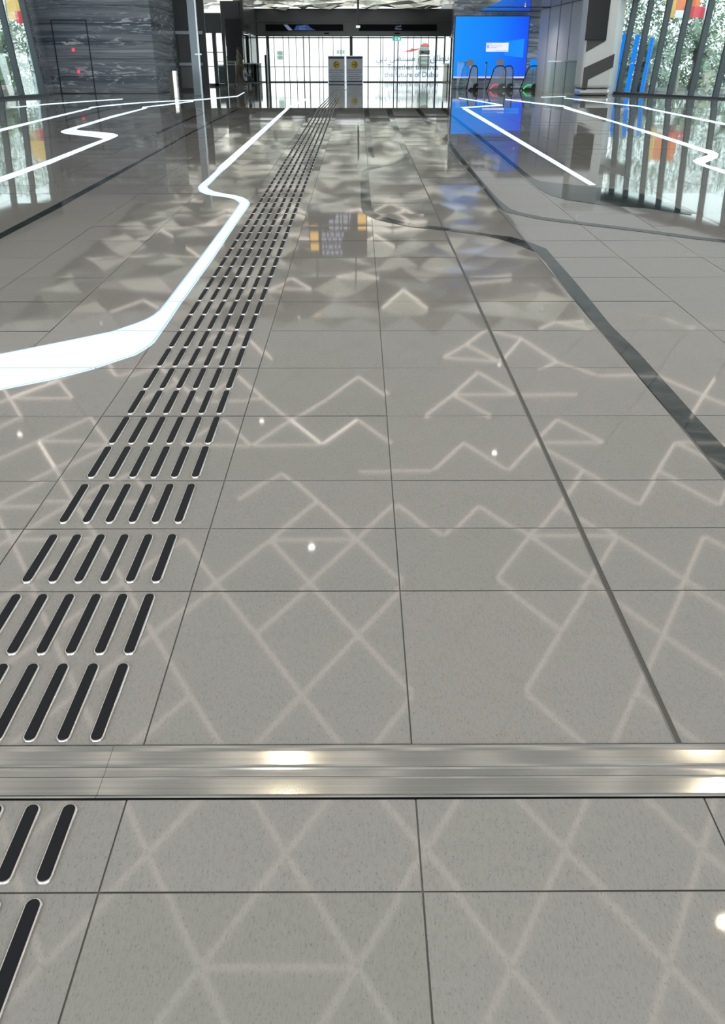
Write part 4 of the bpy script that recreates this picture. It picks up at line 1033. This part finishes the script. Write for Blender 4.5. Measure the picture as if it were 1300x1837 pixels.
finish('red_panel', bx(-0.2, 0.8, -0.03, -0.01, 2.9, 3.35), 'billboard_red', t)
finish('white_patch', bx(-0.55, 0.0, -0.05, -0.035, 2.9, 3.2), 'hoarding_white', t)
for x in (-0.9, 0.9): finish('post', bx(x - 0.06, x + 0.06, 0.02, 0.1, 0, 4.2), 'pale_steel', t)
t = thing('billboard', 'yellow and pink billboard outside the left glass', 'billboard', (-14.8, 42.0, 0))
finish('yellow_panel', bx(-0.35, 0.35, 0, 0.1, 2.7, 4.0), 'billboard_yellow', t)
finish('red_panel', bx(0.0, 0.35, -0.03, -0.01, 2.55, 3.0), 'billboard_red', t)
for x in (-0.38, 0.38): finish('post', bx(x - 0.05, x + 0.05, 0, 0.1, 0, 4.0), 'pale_steel', t)
t = thing('utility_box', 'cream utility box on a short post outside the right glass', 'box', (13.37, 36.0, 0))
finish('body', bx(-0.2, 0.2, -0.1, 0.1, 0.34, 0.77, bev=0.02), 'cream_box', t)
finish('post', bx(-0.06, 0.1, -0.06, 0.06, 0, 0.34), 'cream_box', t)
tag(finish('marker_post', bx(12.17, 12.27, 36.0, 36.1, 0, 0.85, bev=0.01), 'cream_box'), 'slim cream marker post left of the cream utility box', 'post')

# ------------------------------------------------------------------ the person walking to the left with a bag
def skin_mesh(name, verts, edges, radii, mat, parent, root=0, sub=2):
    me = bpy.data.meshes.new(name); me.from_pydata([Vector(v) for v in verts], edges, []); me.update()
    o = bpy.data.objects.new(name, me); COL.objects.link(o)
    md = o.modifiers.new('skin', 'SKIN'); md.use_smooth_shade = True
    for k, r in enumerate(radii):
        d = me.skin_vertices[0].data[k]; d.radius = (r, r) if not isinstance(r, tuple) else r; d.use_root = (k == root)
    s = o.modifiers.new('sub', 'SUBSURF'); s.levels = sub; s.render_levels = sub
    bpy.context.view_layer.update()
    m2 = bpy.data.meshes.new_from_object(o.evaluated_get(bpy.context.evaluated_depsgraph_get()))
    m2.materials.clear(); m2.materials.append(M[mat])
    bpy.data.objects.remove(o)
    o = bpy.data.objects.new(name, m2); COL.objects.link(o)
    if parent: o.parent = parent
    return o
per = thing('person', 'person in olive shirt and brown trousers walking left, bag behind', 'person', (-6.12, 48.8, 0.012), math.pi)
V = [(0, 0, 0.95), (0.0, 0, 1.12), (0.01, 0, 1.30), (0.02, 0, 1.42), (0.03, 0, 1.50), (0.05, 0, 1.60), (0.055, 0, 1.68)]
R_ = [(0.13, 0.10), (0.13, 0.10), (0.15, 0.11), (0.10, 0.08), 0.055, (0.085, 0.075), (0.075, 0.07)]
E_ = [(0, 1), (1, 2), (2, 3), (3, 4), (4, 5), (5, 6)]
def add(vs, rs, frm):
    b = len(V); V.extend(vs); R_.extend(rs); prev = frm
    for k in range(len(vs)): E_.append((prev, b + k)); prev = b + k
    return b
add([(0.02, 0.18, 1.41), (-0.02, 0.22, 1.15), (0.12, 0.22, 0.93), (0.15, 0.21, 0.86)], [0.055, 0.045, 0.035, 0.03], 3)   # near arm, forearm forward
hl = len(V) - 1
add([(0.02, -0.18, 1.41), (-0.10, -0.22, 1.16), (-0.16, -0.22, 0.93), (-0.17, -0.22, 0.85)], [0.055, 0.045, 0.035, 0.03], 3)
hr = len(V) - 1
add([(0.02, 0.09, 0.86), (0.16, 0.10, 0.50), (0.20, 0.10, 0.12), (0.22, 0.10, 0.05), (0.33, 0.10, 0.03)], [0.095, 0.065, 0.045, 0.04, 0.03], 0)
add([(-0.01, -0.09, 0.86), (0.0, -0.10, 0.50), (-0.22, -0.10, 0.14), (-0.25, -0.10, 0.07), (-0.14, -0.10, 0.03)], [0.095, 0.065, 0.045, 0.04, 0.03], 0)
for h, sx in ((hl, 1), (hr, 1)):
    p = Vector(V[h])
    for k, (dx, ln) in enumerate(((-0.022, 0.06), (-0.008, 0.075), (0.008, 0.08), (0.022, 0.07))):
        add([tuple(p + Vector((dx, 0, -0.035))), tuple(p + Vector((dx * 1.3, 0.008, -0.035 - ln * 0.6))), tuple(p + Vector((dx * 1.3 + 0.006, 0.02, -0.035 - ln)))], [0.010, 0.009, 0.008], h)
    add([tuple(p + Vector((0.035, 0.0, 0.0))), tuple(p + Vector((0.05, 0.0, -0.04)))], [0.011, 0.009], h)
body = skin_mesh('body', V, E_, R_, 'skin', per)
skin_mesh('shirt', [(0, 0, 0.93), (0.0, 0, 1.12), (0.01, 0, 1.30), (0.02, 0, 1.44), (0.02, 0.18, 1.42), (-0.01, 0.22, 1.22), (0.02, -0.18, 1.42), (-0.08, -0.215, 1.22)],
          [(0, 1), (1, 2), (2, 3), (3, 4), (4, 5), (3, 6), (6, 7)], [(0.165, 0.125), (0.16, 0.125), (0.175, 0.135), (0.11, 0.095), 0.075, 0.065, 0.075, 0.065], 'shirt_olive', per)
skin_mesh('trousers', [(0, 0, 0.97), (0.02, 0.09, 0.84), (0.16, 0.10, 0.50), (0.20, 0.10, 0.11), (-0.01, -0.09, 0.84), (0.0, -0.10, 0.50), (-0.22, -0.10, 0.15)],
          [(0, 1), (1, 2), (2, 3), (0, 4), (4, 5), (5, 6)], [(0.15, 0.115), 0.115, 0.082, 0.06, 0.115, 0.082, 0.06], 'trousers_brown', per)
for (a, b) in (((0.18, 0.10, 0.05), (0.36, 0.10, 0.035)), ((-0.27, -0.10, 0.06), (-0.12, -0.10, 0.035))):
    skin_mesh('shoe', [a, ((a[0] + b[0]) / 2, a[1], 0.045), b], [(0, 1), (1, 2)], [0.048, 0.045, 0.036], 'shoe_black', per)
skin_mesh('hair', [(-0.01, 0, 1.62), (0.02, 0, 1.71), (0.08, 0, 1.735)], [(0, 1), (1, 2)], [(0.075, 0.075), (0.085, 0.085), (0.05, 0.05)], 'hair', per)
bm = bmesh.new()
prism(bm, [(0.13, -0.012, 1.60), (0.155, -0.01, 1.58), (0.13, 0.012, 1.57), (0.125, 0, 1.64)], (0, 0.012, 0)); finish('nose', bm, 'skin', per)
t = thing('rolling_bag', 'black rolling bag tilted behind the walking person', 'bag', (-5.60, 48.95, 0))
skin_mesh('body', [(-0.13, 0, 0.50), (-0.05, 0, 0.36), (0.05, 0, 0.20)], [(0, 1), (1, 2)], [(0.13, 0.12), (0.18, 0.15), (0.17, 0.13)], 'bag_black', t, 0, 2)
bm = bmesh.new(); tube(bm, [(-0.12, 0.05, 0.5), (-0.30, 0.05, 0.84)], 0.012, 8); tube(bm, [(-0.12, -0.05, 0.5), (-0.30, -0.05, 0.84)], 0.012, 8); tube(bm, [(-0.30, -0.07, 0.84), (-0.30, 0.07, 0.84)], 0.016, 8); finish('handle', bm, 'grey_steel', t)
for y in (-0.12, 0.12):
    bm = bmesh.new(); disc(bm, (0.10, y, 0.065), 0.06, (0, 0.03, 0), 16); finish('wheel', bm, 'black_rubber', t)
